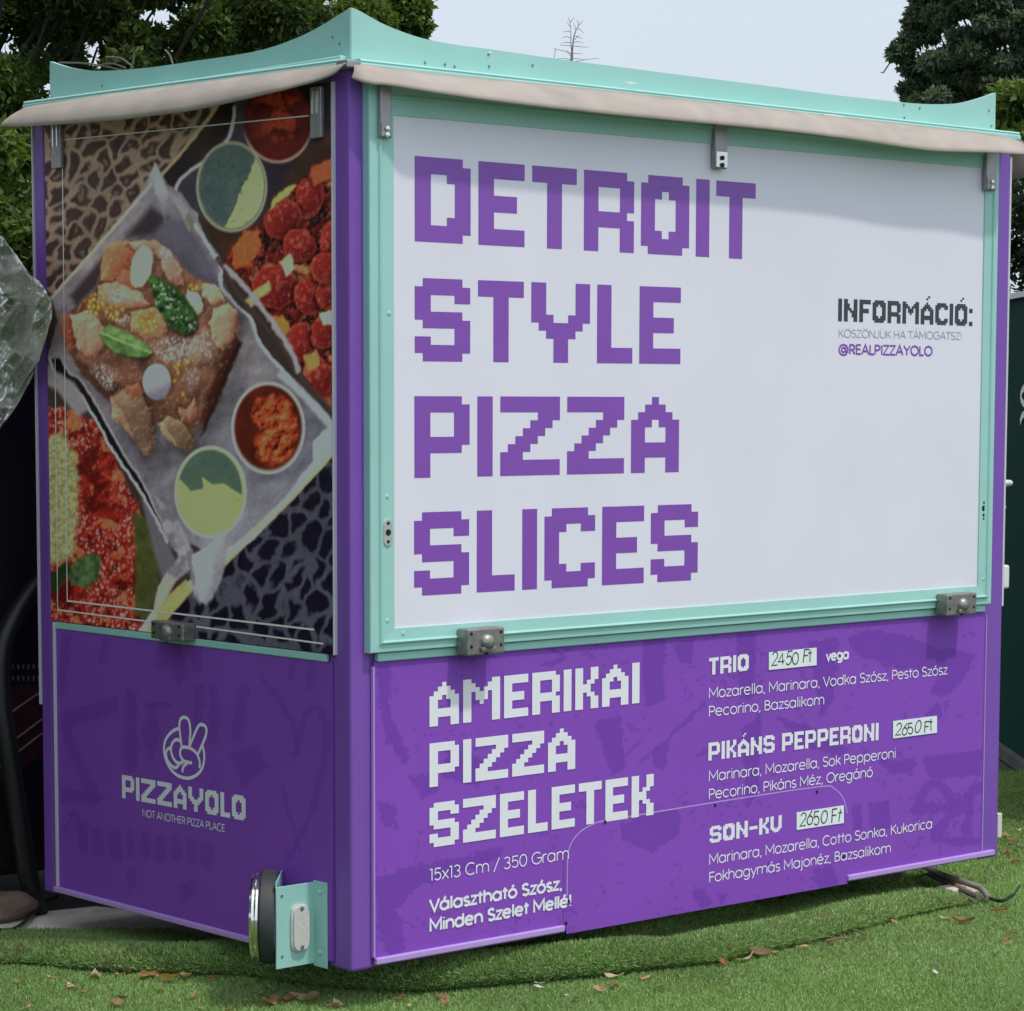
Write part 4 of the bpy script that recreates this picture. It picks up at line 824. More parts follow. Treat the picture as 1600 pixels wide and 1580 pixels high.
    p.c *= (1 + .16 * (vnoise(x / 2.2, y / 2.2, 80) - .5) + .14 * (N(6, 81) - .5))[..., None]
    base = p.c / .295 * np.array([1.02, 1.0, .97]); lu = base.mean(-1, keepdims=True); base = lu + (base - lu) * .94; base = np.clip(np.clip(base, 0, 1.2) ** 1.27 * 1.0, 0.0015, .84)
    return base
ya = -PL.loc(80, 970)[0]; yb = -PL.loc(521, 1020)[0]
pz0 = .729 + G0; pz1 = TOP - .03
pic = printed_panel('picture_panel', PL, -ya, -yb, pz0, pz1, .0022, poster, M['poster'], K)
tag(pic, 'folding end panel covered with a printed photo of pizza slices and sauce cups')
P_ = Left(.0098)
for pts, wd in (([(97, 216), (105, 939), (491, 984)], .0045), ([(97, 219), (482, 181)], .003), ([(86, 560), (90, 953), (246, 973)], .004), ([(306, 979), (505, 1006)], .004)):
    fr = MB(); ribbon(fr, [P_.loc(*q) for q in pts], None, P_, wd, 0); fr.build('trim_line', M['line'], pic)
e = MB(); e.box((-.0105, yb - .0035, pz0 - .002), (.0, yb - .0005, pz1)); e.build('edge_trim', M['trim'], pic)
MB().box((-.0085, .0805, .7082 + G0), (.002, 1.2442, pz0 - .002), .003).build('sill_strip', M['mint'], K)
for (pa, pb) in (((79, 207), (95, 262)), ((484, 158), (501, 215))):
    q1 = Left(.02).loc(*pa); q2 = Left(.02).loc(*pb)
    m = MB(); m.box((-.020, -q2[0], q2[1]), (-.0085, -q1[0], q1[1] + .03), .002); s = m.build('hinge_strap', M['zinc'], K)
    wd = q2[0] - q1[0]
    for k in (.3, .7): m = MB(); m.box((-.023, -q2[0] + wd * k - .002, q2[1] + .055), (-.0205, -q2[0] + wd * k + .002, q1[1] + .02)); m.build('hinge_pin', M['bright'], s)
def brush_left(x, y):
    p = Paint(x, y, (0, 0, 0)); p.c[:] = LIGHTP * .94
    def m(pts, wob=12, a=.75): s = sstep(-1.2, 1.2, p.sd(pts, wob) + (fbm(x / 5, y / 5, 77) - .5) * 6); p.lay(s * a, p.c * 0 + DARKP)
    def l(pts, wd, wob=9, a=.7): d = line_d(x + p.wx * wob, y + p.wy * wob, smooth_line(pts)); p.lay(a * (1 - sstep(wd - 1, wd + 1, d + (fbm(x / 6, y / 6, 78) - .5) * wd)), p.c * 0 + DARKP)
    for a, b_, wd in (((312, 1078), (306, 1150), 7), ((335, 1076), (334, 1156), 7), ((380, 1078), (370, 1154), 8), ((276, 1010), (280, 1058), 9), ((252, 1010), (256, 1040), 8), ((104, 1000), (96, 1080), 8), ((205, 1084), (204, 1196), 10), ((165, 1000), (160, 1030), 6), ((312, 1010), (308, 1044), 8)): l([a, b_], wd)
    m([(92, 1116), (160, 1096), (184, 1086), (182, 1112), (140, 1128), (94, 1140)]); l([(104, 1140), (124, 1196), (150, 1244)], 9); m([(92, 1230), (150, 1236), (166, 1246), (150, 1256), (94, 1254)])
    l([(408, 1060), (438, 1094), (462, 1150), (462, 1180)], 4); l([(462, 1180), (476, 1118), (498, 1108), (510, 1150), (500, 1220), (478, 1290), (450, 1340)], 5); l([(455, 1060), (462, 1010)], 5); l([(488, 1020), (484, 1074)], 6)
    for k in range(9): l([(130 + k * 24, 1290 + k * 3 + (k % 3) * 6), (132 + k * 24, 1330 + k * 2)], 6 + (k % 3) * 2)
    m([(196, 1360), (212, 1358), (214, 1384), (200, 1396)]); m([(280, 1384), (304, 1376), (306, 1400), (284, 1410)]); m([(360, 1180), (400, 1170), (420, 1200), (380, 1230)]); l([(100, 1300), (118, 1270), (126, 1320)], 4)
    m([(220, 1140), (240, 1096), (250, 1150), (236, 1190)]); l([(440, 1230), (470, 1330)], 3); m([(226, 1100), (270, 1096), (268, 1106), (228, 1110)]); l([(340, 1210), (300, 1290)], 4, a=.4)
    return p.c * (1 + .08 * (fbm(x / 90, y / 90, 93)[..., None] - .5))
PLL = Left(.006); yl0 = 1.2434; yl1 = .0655
lowl = printed_panel('end_panel', PLL, -yl0, -yl1, G0 + .012, .7075 + G0, .0034, brush_left, M['print_purple'], K)
tag(lowl, 'end panel with hand emblem and white lettering')
MB().box((-.013, yl0 + .001, G0 + .021), (0, yl0 + .006, .725 + G0)).build('edge_strip', M['trim'], K); MB().box((-.014, .19, G0 + .005), (0, yl0 + .02, G0 + .020), .003).build('edge_strip', M['ptrim'], K)
# emblem
PE = Left(.0067); em = MB()
def E5(sx, sy): return (160 + sx * .1625, 1090 + sy * .1625)
def stroke_px(pts, wpx=4.2, k=0):
    q = [PE.loc(*E5(*p)) for p in smooth_line(pts, 6)]; ribbon(em, q, None, PE, .0085, k * .00008)
# the ring, open where the fingers rise, then the two fingers, the curled fingers and the thumb
ring = [(740, 295), (680, 320), (630, 370), (600, 430), (592, 500), (602, 570), (632, 650), (680, 715), (740, 758), (820, 776), (890, 755), (945, 705), (972, 640), (980, 560), (972, 500), (960, 460)]
stroke_px(ring)
stroke_px([(838, 478), (840, 400), (846, 330), (838, 250), (820, 205), (785, 190), (752, 210), (740, 270), (748, 360), (762, 470)], k=1)
stroke_px([(838, 470), (870, 390), (905, 310), (930, 268), (960, 260), (995, 285), (1000, 340), (975, 420), (940, 500), (920, 540)], k=2)
stroke_px([(762, 478), (800, 478), (850, 490), (905, 535), (935, 610), (935, 680)], k=3)
stroke_px([(762, 478), (748, 520), (756, 570), (790, 612), (862, 630)], k=4)
stroke_px([(820, 628), (780, 665), (770, 718)], k=5)
stroke_px([(752, 420), (710, 405), (672, 440), (660, 500), (672, 560), (705, 615), (745, 632), (780, 612)], k=1.5)
stroke_px([(660, 480), (625, 500), (612, 540), (626, 600), (660, 650), (705, 676), (740, 640)], k=2.5)
lb = MB(); pixel_text(lb, PE, 'PIZZAYOLO', (190.4, 1210.6), (383.6, 1244.3), (190.4, 1246.8)); lb.build('name_lettering', M['letter_white'], lowl)
em.build('hand_emblem', M['letter_white'], lowl)
ls = MB(); stroke_text(ls, PE, 'NOT ANOTHER PIZZA PLACE', (222.5, 1275.5), (351, 1300), 11, .13); ls.build('motto_lettering', M['letter_white'], lowl)

# ---- corner light bracket on the left end, near corner
yB = onX(494, 1440, 0)[1]; yf = onX(515.5, 1440, 0)[1]
zt = onX(505, 1377, 0)[2]; zb_ = onX(505, 1508, 0)[2]; ox = .118
br = MB(); th = .003
br.box((-.009, yf, zb_ - .004), (-.006, yB, zt), .001)                       # flange on the wall
br.box((-ox, yB - th, zb_ + .002), (-.006, yB, zt - .004), .001)               # side plate standing out from the wall
pA = np.array((-ox, yB)); pB = np.array((.0 - .007, yB + .125)); dv = (pB - pA) / np.linalg.norm(pB - pA); nv = np.array((-dv[1], dv[0]))
if nv[0] > 0: nv = -nv
quad = [pA, pB, pB - nv * th, pA - nv * th]
br.prism([(q[0], q[1], zb_ + .002) for q in quad], (0, 0, zt - zb_ + .004))
bracket = br.build('light_bracket', M['mint'], K); tag(bracket, 'open mint sheet metal bracket at the near bottom corner')
lc = (pA + pB) / 2; zc = (zt + zb_) / 2 + .010
lm = MB(); lm.lathe((lc[0] + nv[0] * .0005, lc[1] + nv[1] * .0005, zc), (nv[0], nv[1], 0), [(.092, 0), (.106, .002), (.110, .010), (.110, .034), (.104, .038)], 40)
lamp = lm.build('tail_lamp', M['rubber'], bracket)
cm_ = MB(); cm_.lathe((lc[0] + nv[0] * .038, lc[1] + nv[1] * .038, zc), (nv[0], nv[1], 0), [(.103, .0), (.107, .002), (.109, .007), (.107, .011), (.109, .016), (.104, .022), (.096, .022), (.094, .012)], 40)
rim = cm_.build('lamp_rim', M['chrome'], bracket)
ln = MB(); ln.lathe((lc[0] + nv[0] * .051, lc[1] + nv[1] * .051, zc), (nv[0], nv[1], 0), [(.092, 0), (.080, .004), (.05, .006), (.01, .007)], 32); ln.build('lamp_lens', M['redlens'], bracket)
PM = Front(-(yB - th)); PM.off = -(yB - th)
aC, bC = PM.loc(467, 1449)
mm_ = MB(); n = 32; hw = .026; hz = .055
ov = []
for k in range(n):
    t = 2 * math.pi * k / n; c, s_ = math.cos(t), math.sin(t)
    ov.append((aC + hw * math.copysign(abs(c) ** .55, c), bC + hz * math.copysign(abs(s_) ** .4, s_)))
mm_.prism([(u, yB - th - .0005, v) for u, v in ov], (0, -.006, 0))
ov2 = [(aC + (u - aC) * .86, bC + (v - bC) * .93) for u, v in ov]; mm_.prism([(u, yB - th - .0062, v) for u, v in ov2], (0, -.006, 0))
mk = mm_.build('side_marker', M['lens'], bracket)
for dz in (-.045, .046): sm2 = MB(); sm2.lathe((aC, yB - th - .012, bC + dz), (0, -1, 0), [(.0055, 0), (.005, .002), (.002, .003)], 10); sm2.build('marker_screw', M['steel'], bracket)
for u, v in ((-ox + .016, zt - .026), (-ox + .016, zb_ + .03)): sm2 = MB(); sm2.lathe((u, yB - th - .0003, v), (0, -1, 0), [(.0035, 0), (.003, .0015)], 10); sm2.build('bracket_screw', M['steel'], bracket)
ym = (yB + yf) / 2
for v in (zt - .025, zb_ + .03): sm3 = MB(); sm3.lathe((-.0092, ym, v), (-1, 0, 0), [(.006, 0), (.0055, .003), (.003, .004)], 10); sm3.build('bracket_bolt', M['mint'], bracket)

# ---- roof: fascia boards with swept-up corners, rail, rain valance
def board(px_top, px_bot, plane, depth, name):
    T = smooth_line(px_top, 5); q = [plane.loc(*p) for p in T]
    n = len(q); bz = [np.interp(a, [plane.loc(*px_bot[0])[0], plane.loc(*px_bot[1])[0]], [plane.loc(*px_bot[0])[1], plane.loc(*px_bot[1])[1]]) for a, _ in q]
    vs = [plane.p3(a, b_, 0) for a, b_ in q] + [plane.p3(a, b_, 0) for (a, _), b_ in zip(q, bz)] + [plane.p3(a, b_, -depth) for a, b_ in q] + [plane.p3(a, b_, -depth) for (a, _), b_ in zip(q, bz)]
    fs = []
    for i in range(n - 1):
        fs += [(i, i + 1, n + i + 1, n + i), (2 * n + i, 2 * n + i + 1, 3 * n + i + 1, 3 * n + i), (i, i + 1, 2 * n + i + 1, 2 * n + i), (n + i, n + i + 1, 3 * n + i + 1, 3 * n + i)]
    fs += [(0, n, 3 * n, 2 * n), (n - 1, 2 * n - 1, 4 * n - 1, 3 * n - 1)]
    m = MB(); m.add(vs, fs); return m.build(name, M['mint'], K), q
FB = Front(-.030); LBp = Left(-.030)
f1, qF = board([(549, 12), (562, 17), (600, 38), (650, 57), (700, 68), (780, 79), (870, 92), (1000, 109), (1200, 134.5), (1300, 148), (1410, 160), (1460, 163), (1500, 161), (1530, 154), (1556, 145)], [(549, 96), (1558, 209)], FB, .012, 'fascia_board')
f2, qL = board([(78, 96), (92, 101), (110, 106), (140, 110), (170, 110.5), (230, 106), (300, 96), (380, 84), (430, 72), (480, 52), (520, 29), (547, 12)], [(77, 158), (547, 96)], LBp, .012, 'fascia_board')
zr = float(onY(548, 95, -.015)[2])
# matching boards on the two far sides
def mirror_board(q, plane):
    n = len(q); vs = [plane(a, b_, 0) for a, b_ in q] + [plane(a, zr, 0) for a, _ in q] + [plane(a, b_, .012) for a, b_ in q] + [plane(a, zr, .012) for a, _ in q]
    fs = [];
    for i in range(n - 1):
        fs += [(i, i + 1, n + i + 1, n + i), (2 * n + i, 2 * n + i + 1, 3 * n + i + 1, 3 * n + i), (i, i + 1, 2 * n + i + 1, 2 * n + i), (n + i, n + i + 1, 3 * n + i + 1, 3 * n + i)]
    fs += [(0, n, 3 * n, 2 * n), (n - 1, 2 * n - 1, 4 * n - 1, 3 * n - 1)]
    m = MB(); m.add(vs, fs); return m.build('fascia_board', M['mint'], K)
mirror_board([(a, b_ - .006) for a, b_ in qF], lambda a, b_, h: (a, D - .045 + h, b_))
xr = qF[-1][0]
mirror_board([(a - .012, b_ - .03) for a, b_ in qL[2:-9]], lambda a, b_, h: (xr - .014 + h, -a, b_))
rf = MB(); rf.box((.012, .045, TOP + .003), (xr - .02, D - .06, zr + .02), .004); rf.build('roof', M['mint'], K)
# rail
rl = MB()
def railseg(p0, p1, z0, z1, inn, out_):
    pass
zR = float(onY(1575, 211, -.015)[2]); zL = float(onX(50, 163, -.015)[2])
def rail(a, bq, nrm, z0, z1):
    a = np.array(a); bq = np.array(bq); nrm = np.array(nrm)
    prof = [(-.045, -.014), (.0, -.014), (.0, -.004), (-.004, -.001), (-.002, .003), (-.006, .007), (-.045, .007)]
    vs = [(*(a + nrm * o), z0 + h) for o, h in prof] + [(*(bq + nrm * o), z1 + h) for o, h in prof]; n = len(prof)
    rl.add(vs, [tuple(range(n)), tuple(range(n, 2 * n))] + [(i, (i + 1) % n, n + (i + 1) % n, n + i) for i in range(n)])
rail((.022, -.018), (W + .018, -.018), (0, -1), zr, zR + .004); rail((-.018, .022), (-.018, D + .022), (-1, 0), zr, zL + .004)
rail((W + .019, -.012), (W + .019, D + .02), (1, 0), zR - .006, zR - .006); rail((.0, D + .024), (W, D + .024), (0, 1), zL - .006, zR - .006)
rl.build('roof_rail', M['mint'], K)
for pts in ([(976, 127.5), (990, 128), (996, 131), (984, 131.5)], [(1286, 178), (1300, 178.5), (1316, 181), (1322, 184), (1304, 184), (1290, 182)], [(764, 80), (768, 81), (767, 84), (763, 83)]):
    m = MB(); pl_ = Front(.0185 if pts[0][0] > 900 else -.0292); m.prism([pl_.p3(*pl_.loc(*q), 0) for q in pts], (0, -.0006, 0)); m.build('paint_chip', M['paper'], K)
cj = MB(); cj.box((-.022, -.022, zr - .016), (.018, .018, zr + .002), .003); cj.build('rail_corner', M['zinc'], K)
# valance: curved flexible strip hanging from the rail
def valance(top_px, bot_px, plane_of, outs, name='valance', nstep=60):
    m = MB(); T = smooth_line(top_px, 8); B = smooth_line(bot_px, 8)
    def res(P, n):
        d = np.concatenate([[0], np.cumsum(np.hypot(*np.diff(P, axis=0).T))]); s = np.linspace(0, d[-1], n)
        return np.stack([np.interp(s, d, P[:, 0]), np.interp(s, d, P[:, 1])], -1)
    T = res(T, nstep); B = res(B, nstep); rows = 7; V = []
    for i in range(nstep):
        t = i / (nstep - 1); o = np.interp(t, [k[0] for k in outs], [k[1] for k in outs])
        a = np.array(plane_of(.016)(*T[i])); b_ = np.array(plane_of(o)(*B[i]))
        nrm = np.array((0, -1, 0)) if plane_of is Fr else np.array((-1, 0, 0))
        for r in range(rows):
            u = r / (rows - 1); p = a + (b_ - a) * u
            V.append(p + nrm * (.018 * math.sin(u * math.pi) * min(1, o / .09)) - np.array((0, 0, 0)))
    fs = [(i * rows + r, i * rows + r + 1, (i + 1) * rows + r + 1, (i + 1) * rows + r) for i in range(nstep - 1) for r in range(rows - 1)]
    m.add(V, fs, True); o = m.build(name, M['cream'], K)
    md = o.modifiers.new('thickness', 'SOLIDIFY'); md.thickness = .0035; md.offset = 0
    return o
def Fr(o): return lambda px, py: onY(px, py, -o)
def Lf(o): return lambda px, py: onX(px, py, -o)
v1 = valance([(552, 99), (700, 118), (900, 137), (1200, 170), (1400, 193), (1575, 214)], [(549, 122), (575, 131), (605, 133), (650, 140), (750, 155), (900, 173), (1050, 188), (1200, 202), (1325, 217), (1450, 235), (1537, 238), (1612, 242)], Fr, [(0, .03), (.04, .07), (.12, .105), (.75, .108), (.92, .116), (1, .128)])
v2 = valance([(544, 99), (430, 114), (300, 131), (170, 148), (44, 167)], [(538, 101), (523, 115), (500, 125), (472, 133), (405, 150), (304, 172), (230, 182), (169, 189), (50, 197), (0, 197)], Lf, [(0, .025), (.08, .05), (.2, .09), (.85, .09), (1, .05)])
rv_ = MB(); nn = 24
for i in range(nn + 1):
    y_ = -.02 + (D + .05) * i / nn; dr = .012 * math.sin(i * .9)
    for u in range(5):
        t = u / 4; rv_.v.append((W + .02 + .09 * t, y_, zR - .012 - .085 * t ** 1.5 - dr * t))
rv_.f = [(i * 5 + u, i * 5 + u + 1, (i + 1) * 5 + u + 1, (i + 1) * 5 + u) for i in range(nn) for u in range(4)]; rv_.sm = [True] * len(rv_.f)
o = rv_.build('valance', M['cream'], K); md = o.modifiers.new('thickness', 'SOLIDIFY'); md.thickness = .0035
# screws and chips on the fascia
for p in ((1412, 164), (1413, 184), (1437, 169), (1545, 173), (1549, 197), (763, 85), (764, 104), (695, 101), (710, 104), (664, 98), (832, 102)):
    a, b_ = FB.loc(*p); fs_ = MB(); fs_.lathe((a, .0295, b_), (0, -1, 0), [(.0035, 0), (.0025, .002)], 8); fs_.build('fascia_screw', M['steel'], K)
for p in ((520, 58), (531, 68), (82, 152), (160, 134)):
    a, b_ = LBp.loc(*p); fs_ = MB(); fs_.lathe((.0295, -a, b_), (-1, 0, 0), [(.0035, 0), (.0025, .002)], 8); fs_.build('fascia_screw', M['steel'], K)
# ---- door on the far right end, seen edge-on, with handle and locks
dr = MB(); dz0 = float(onY(1570, 944, .02)[2]); dr.box((W + .003, .012, dz0), (W + .012, .95, TOP - .08), .002); door = dr.build('door', M['purple'], K)
MB().box((W + .004, .006, dz0 - .004), (W + .0125, .0115, TOP - .06), .001).build('door_edge', M['trim'], door)
hx = W + .0125; zh = float(onY(1585, 754, .03)[2])
hm = MB(); hm.box((hx - .002, .014, zh - .030), (hx + .008, .044, zh + .030), .003); hm.tube([(hx, .029, zh), (hx + .040, .029, zh), (hx + .052, .032, zh - .001), (hx + .057, .046, zh - .004), (hx + .057, .13, zh - .010)], .0085, 10); hm.build('door_handle', M['plasticw'], door)
zh2 = float(onY(1578, 792, .03)[2]); hm = MB(); hm.box((hx - .002, .014, zh2 - .028), (hx + .007, .044, zh2 + .028), .003); hm.lathe((hx + .007, .029, zh2), (1, 0, 0), [(.010, 0), (.010, .012), (.006, .017)], 14); hm.build('door_lock', M['plasticw'], door)
zh3 = float(onY(1580, 900, .03)[2]); hm = MB(); hm.box((hx - .002, .012, zh3 - .034), (hx + .034, .07, zh3 + .034), .006); hm.box((hx + .034, .025, zh3 - .018), (hx + .050, .055, zh3 + .012), .004); hm.build('socket_box', M['plasticw'], door)
# pale trim down the outer edge of the far left post
MB().box((-.003, D + .0005, .50 + G0), (.006, D + .006, TOP - .02)).build('edge_strip', M['trim'], K)
# underframe and jacks
for lo_, hi_ in (((.30, .36, G0 - .045), (W - .3, .42, G0 - .001)), ((.30, D - .42, G0 - .045), (W - .3, D - .36, G0 - .001)), ((.9, .422, G0 - .04), (.96, D - .422, G0 - .001))):
    MB().box(lo_, hi_).build('underframe', M['dark'], K)
for x_, y_ in ((.34, .39), (W - .34, .39), (.34, D - .39), (W - .34, D - .39)):
    MB().box((x_ - .02, y_ - .02, -.016), (x_ + .02, y_ + .02, G0 - .046)).build('support_leg', M['dark'], K)

# ================================================================== THINGS BESIDE THE KIOSK
# machine behind the left end; the tarpaulin's shade is put into its dark colours
mc = empty('covered_machine', (.1, 1.9, 0)); tag(mc, 'dark red machine with chrome strips, shade under the silver tarpaulin put into its colours', 'machine')
def world_child(mb, name, material, parent):
    o = mb.build(name, material); o.parent = parent; o.matrix_parent_inverse = Matrix.Translation(-Vector(parent.location)); return o
m = MB(); m.box((-1.0, 1.56, .10), (.55, 2.3, 1.56), .02); m.box((-.96, 1.60, 0), (-.86, 1.7, .10)); m.box((.4, 1.60, 0), (.5, 1.7, .10)); m.box((-.96, 2.15, 0), (-.86, 2.25, .10)); m.box((.4, 2.15, 0), (.5, 2.25, .10))
world_child(m, 'casing', M['black'], mc)
PB = 1.545
def bp(px, py, y=PB): return tuple(onY(px, py, y))
m = MB(); q = [bp(-130, 1085), bp(66, 1070), bp(66, 1180), bp(30, 1205), bp(-130, 1330)]; m.prism(q, (0, .012, 0)); world_child(m, 'red_panel', M['maroon'], mc)
m = MB()
for a, b_ in (((-110, 1200), (66, 1080)), ((-100, 1248), (66, 1124)), ((-90, 1268), (66, 1146))):
    m.tube([bp(*a, PB - .008), bp(*b_, PB - .008)], .0035, 8)
m.tube([bp(14, 1087, PB - .006), bp(14.5, 1088, PB - .012)], .004, 8); world_child(m, 'chrome_strip', M['steel'], mc)
m = MB()
for k in range(-6, 7):
    for yy, hh_ in ((1042, 7), (1060, 8)):
        if -40 < k * 8 + 14 < 64: m.prism([bp(12 + k * 8 - 1.3, yy + hh_ / 2), bp(12 + k * 8 + 1.3, yy + hh_ / 2), bp(12 + k * 8 + 1.3, yy - hh_ / 2), bp(12 + k * 8 - 1.3, yy - hh_ / 2)], (0, -.003, 0))
world_child(m, 'vent_slot', M['steel'], mc)
# tarpaulin: crumpled sheet over the top and down the front
def tarp():
    ns, nt_ = 120, 90
    topx = [(-420, 330), (-200, 330), (-60, 340), (0, 368), (22, 398), (46, 428), (60, 438), (72, 455), (82, 478)]
    botx = [(-420, 900), (-200, 860), (-60, 760), (0, 672), (16, 650), (32, 622), (52, 584), (68, 538), (80, 498)]
    T = smooth_line(topx, 10); B = smooth_line(botx, 10)
    def res(P, n):
        d = np.concatenate([[0], np.cumsum(np.hypot(*np.diff(P, axis=0).T))]); s = np.linspace(0, d[-1], n); return np.stack([np.interp(s, d, P[:, 0]), np.interp(s, d, P[:, 1])], -1)
    T = res(T, ns); B = res(B, ns); V = []
    for i in range(ns):
        t = i / (ns - 1)
        for j in range(-24, nt_):
            u = max(j, 0) / (nt_ - 1); px, py = T[i] * (1 - u) + B[i] * u
            yq = 1.42 - .27 * sstep(.72, 1.0, t)                               # the free corner hangs forward past the kiosk's edge
            qa = px * .50 - py * .86; qb = px * .86 + py * .50                # creases run with the hanging edge
            rg = lambda sx, sy, k, sd0: 1 - abs(2 * float(fbm(np.array(qb / sx + qa * k), np.array(qa / sy), sd0, 2)) - 1) * 2.6
            wr = -.045 * max(0, rg(44., 170., .003, 101)) - .026 * max(0, rg(20., 70., -.006, 107)) - .010 * max(0, rg(12., 12., .03, 113)) + .03
            fade = 1 if t < .93 else (1 - t) / .07 * .8 + .2
            p = np.array(onY(px, py, yq + float(wr) * fade))
            if j < 0:
                k = -j / 24.; p = p + np.array((.10 * k, .85 * k, -.02 * k + .03 * math.sin(k * 9 + i * .2)))
            V.append(p)
    rows = nt_ + 24
    Q = [(i * rows + r, i * rows + r + 1, (i + 1) * rows + r + 1, (i + 1) * rows + r) for i in range(ns - 1) for r in range(rows - 1)]
    o = fast_mesh('tarpaulin', V, Q, M['tarp'], smooth=True); md = o.modifiers.new('thickness', 'SOLIDIFY'); md.thickness = .002
    return tag(o, 'crumpled silver tarpaulin draped beside the left end of the purple kiosk', 'tarpaulin')
tarp()
m = MB(); m.tube(smooth_line([(*bp(70, 905, 1.50),), (*bp(46, 930, 1.50),), (*bp(18, 975, 1.49),), (*bp(2, 1020, 1.48),), (*bp(2, 1100, 1.47),), (*bp(14, 1180, 1.46),), (*bp(30, 1280, 1.46),), (*bp(46, 1380, 1.47),), (*bp(60, 1425, 1.5),)], 6), .028, 12)
tag(m.build('black_hose', M['black']), 'thick black hose arching down the shaded side of the kiosk left end', 'hose')
m = MB(); m.tube(smooth_line([tuple(onZ(*p, .012)) for p in ((-60, 1448), (0, 1454), (26, 1450), (50, 1430), (66, 1412), (90, 1400))], 5), .006, 8)
tag(m.build('black_cable', M['black']), 'thin black cable lying on the concrete at the kiosk left end', 'cable')
# rough stone by the concrete
def rock(c, r, seed, name, label, material):
    n1, n2 = 16, 10; V = []; 
    for i in range(n2 + 1):
        for j in range(n1):
            th = math.pi * i / n2; ph = 2 * math.pi * j / n1; d = np.array((math.sin(th) * math.cos(ph), math.sin(th) * math.sin(ph), math.cos(th)))
            rr = r * (.75 + .5 * float(fbm(np.array(d[0] * 1.4 + seed), np.array(d[1] * 1.4 + d[2] * 2), seed))); V.append(c + d * rr * np.array((1.2, 1, .55)))
    m = MB(); m.add(V, [(i * n1 + j, i * n1 + (j + 1) % n1, (i + 1) * n1 + (j + 1) % n1, (i + 1) * n1 + j) for i in range(n2) for j in range(n1)], True)
    return tag(m.build(name, material), label, 'rock')
M['plinth'] = mat('old_concrete', (.10, .10, .095), .9, var=.3, scale=9)
M['rock'] = mat('brown_stone', (.16, .115, .085), .9, var=.4, scale=16, bump=.6, bscale=40)
rock(onZ(6, 1418, .03), .085, 5, 'rock', 'brown rough stone lying on the ground left of the purple kiosk', M['rock'])

# neighbour: dark green cabin, right edge
g1 = onZ(1556, 1165, 0); g2 = onZ(1600, 1196, 0); gd = g2 - g1; gd /= np.linalg.norm(gd); gn = np.array((gd[1], -gd[0], 0))
if gn @ (CAM - g1) < 0: gn = -gn
gc = empty('green_cabin', tuple(g1)); tag(gc, 'dark green cabin with white script lettering behind the kiosk right end', 'cabin')
zt_ = 1.80; a_ = g1 - gd * 1.0; b_g = g1 + gd * 2.2
m = MB(); pts = [a_, b_g, b_g - gn * 1.6, a_ - gn * 1.6]; m.prism([(p[0], p[1], .03) for p in pts], (0, 0, zt_ - .03)); world_child(m, 'wall', M['green'], gc)
m = MB(); q = [a_ + gn * .02, b_g + gn * .02, b_g - gn * .01, a_ - gn * .01]; m.prism([(p[0], p[1], zt_ + .001) for p in q], (0, 0, .022)); world_child(m, 'roof_edge', M['trim'], gc)
class GP:
    off = .004
    def p3(s, a, b, h=0): p = g1 + gd * a + gn * (s.off + h); return (p[0], p[1], b)
    def loc(s, px, py):
        d = ray(px, py); t = ((g1 + gn * s.off - CAM) @ gn) / (d @ gn); p = CAM + d * t; return ((p - g1) @ gd), p[2]
gp = GP(); m = MB()
def gst(pts, wd=.026, k=0): ribbon(m, [gp.loc(*p) for p in smooth_line(pts, 8)], None, gp, wd, k * .0001)
gst([(1626, 604), (1610, 598), (1600, 606), (1595, 618), (1600, 631), (1616, 630)]); gst([(1594, 660), (1599, 648), (1614, 643), (1628, 656)], k=1)
world_child(m, 'script_lettering', M['letter_white'], gc)
m = MB(); q = [a_ + gn * .03, b_g + gn * .03, b_g - gn * 1.6, a_ - gn * 1.6]; m.prism([(p[0], p[1], -.02) for p in q], (0, 0, .045)); world_child(m, 'plinth', M['plinth'], gc)

# ================================================================== TREES
def leaves(name, centres, radii, n, size, cols, parent=None, squash=.8, shell=.0, droop=.25, stuff=False):
    """many small leaf blades gathered in clumps"""
    C_ = np.array(centres); R_ = np.array(radii); wgt = R_ ** 2; wgt = wgt / wgt.sum()
    k = RNG.choice(len(C_), n, p=wgt); d = RNG.normal(0, 1, (n, 3)); d /= np.linalg.norm(d, axis=1)[:, None]
    r = RNG.random((n, 1)) ** (.5) * (1 - shell) + shell
    p = C_[k] + d * r * R_[k][:, None] * np.array((1, 1, squash))
    s = size * (.6 + .8 * RNG.random((n, 1)))
    ax = d * .5 + RNG.normal(0, .7, (n, 3)); ax[:, 2] -= droop; ax /= np.linalg.norm(ax, axis=1)[:, None]
    up = np.array([0, 0, 1.]) + RNG.normal(0, .55, (n, 3)); sd_ = np.cross(ax, up); sd_ /= np.linalg.norm(sd_, axis=1)[:, None] + 1e-9
    nr = np.cross(sd_, ax)
    V = np.stack([p, p + ax * s * .45 + sd_ * s * .27 - nr * s * .05, p + ax * s, p + ax * s * .45 - sd_ * s * .27 - nr * s * .05], 1).reshape(-1, 3)
    Q = np.arange(n * 4).reshape(-1, 4)
    t = RNG.random((n, 1)); cl = RNG.random((len(C_), 1))[k]; c = np.array(cols[0]) * (1 - t) + np.array(cols[1]) * t; c = c * (.75 + .5 * cl)
    return fast_mesh(name, V, Q, M['leaf'], parent, np.repeat(c, 4, 0))
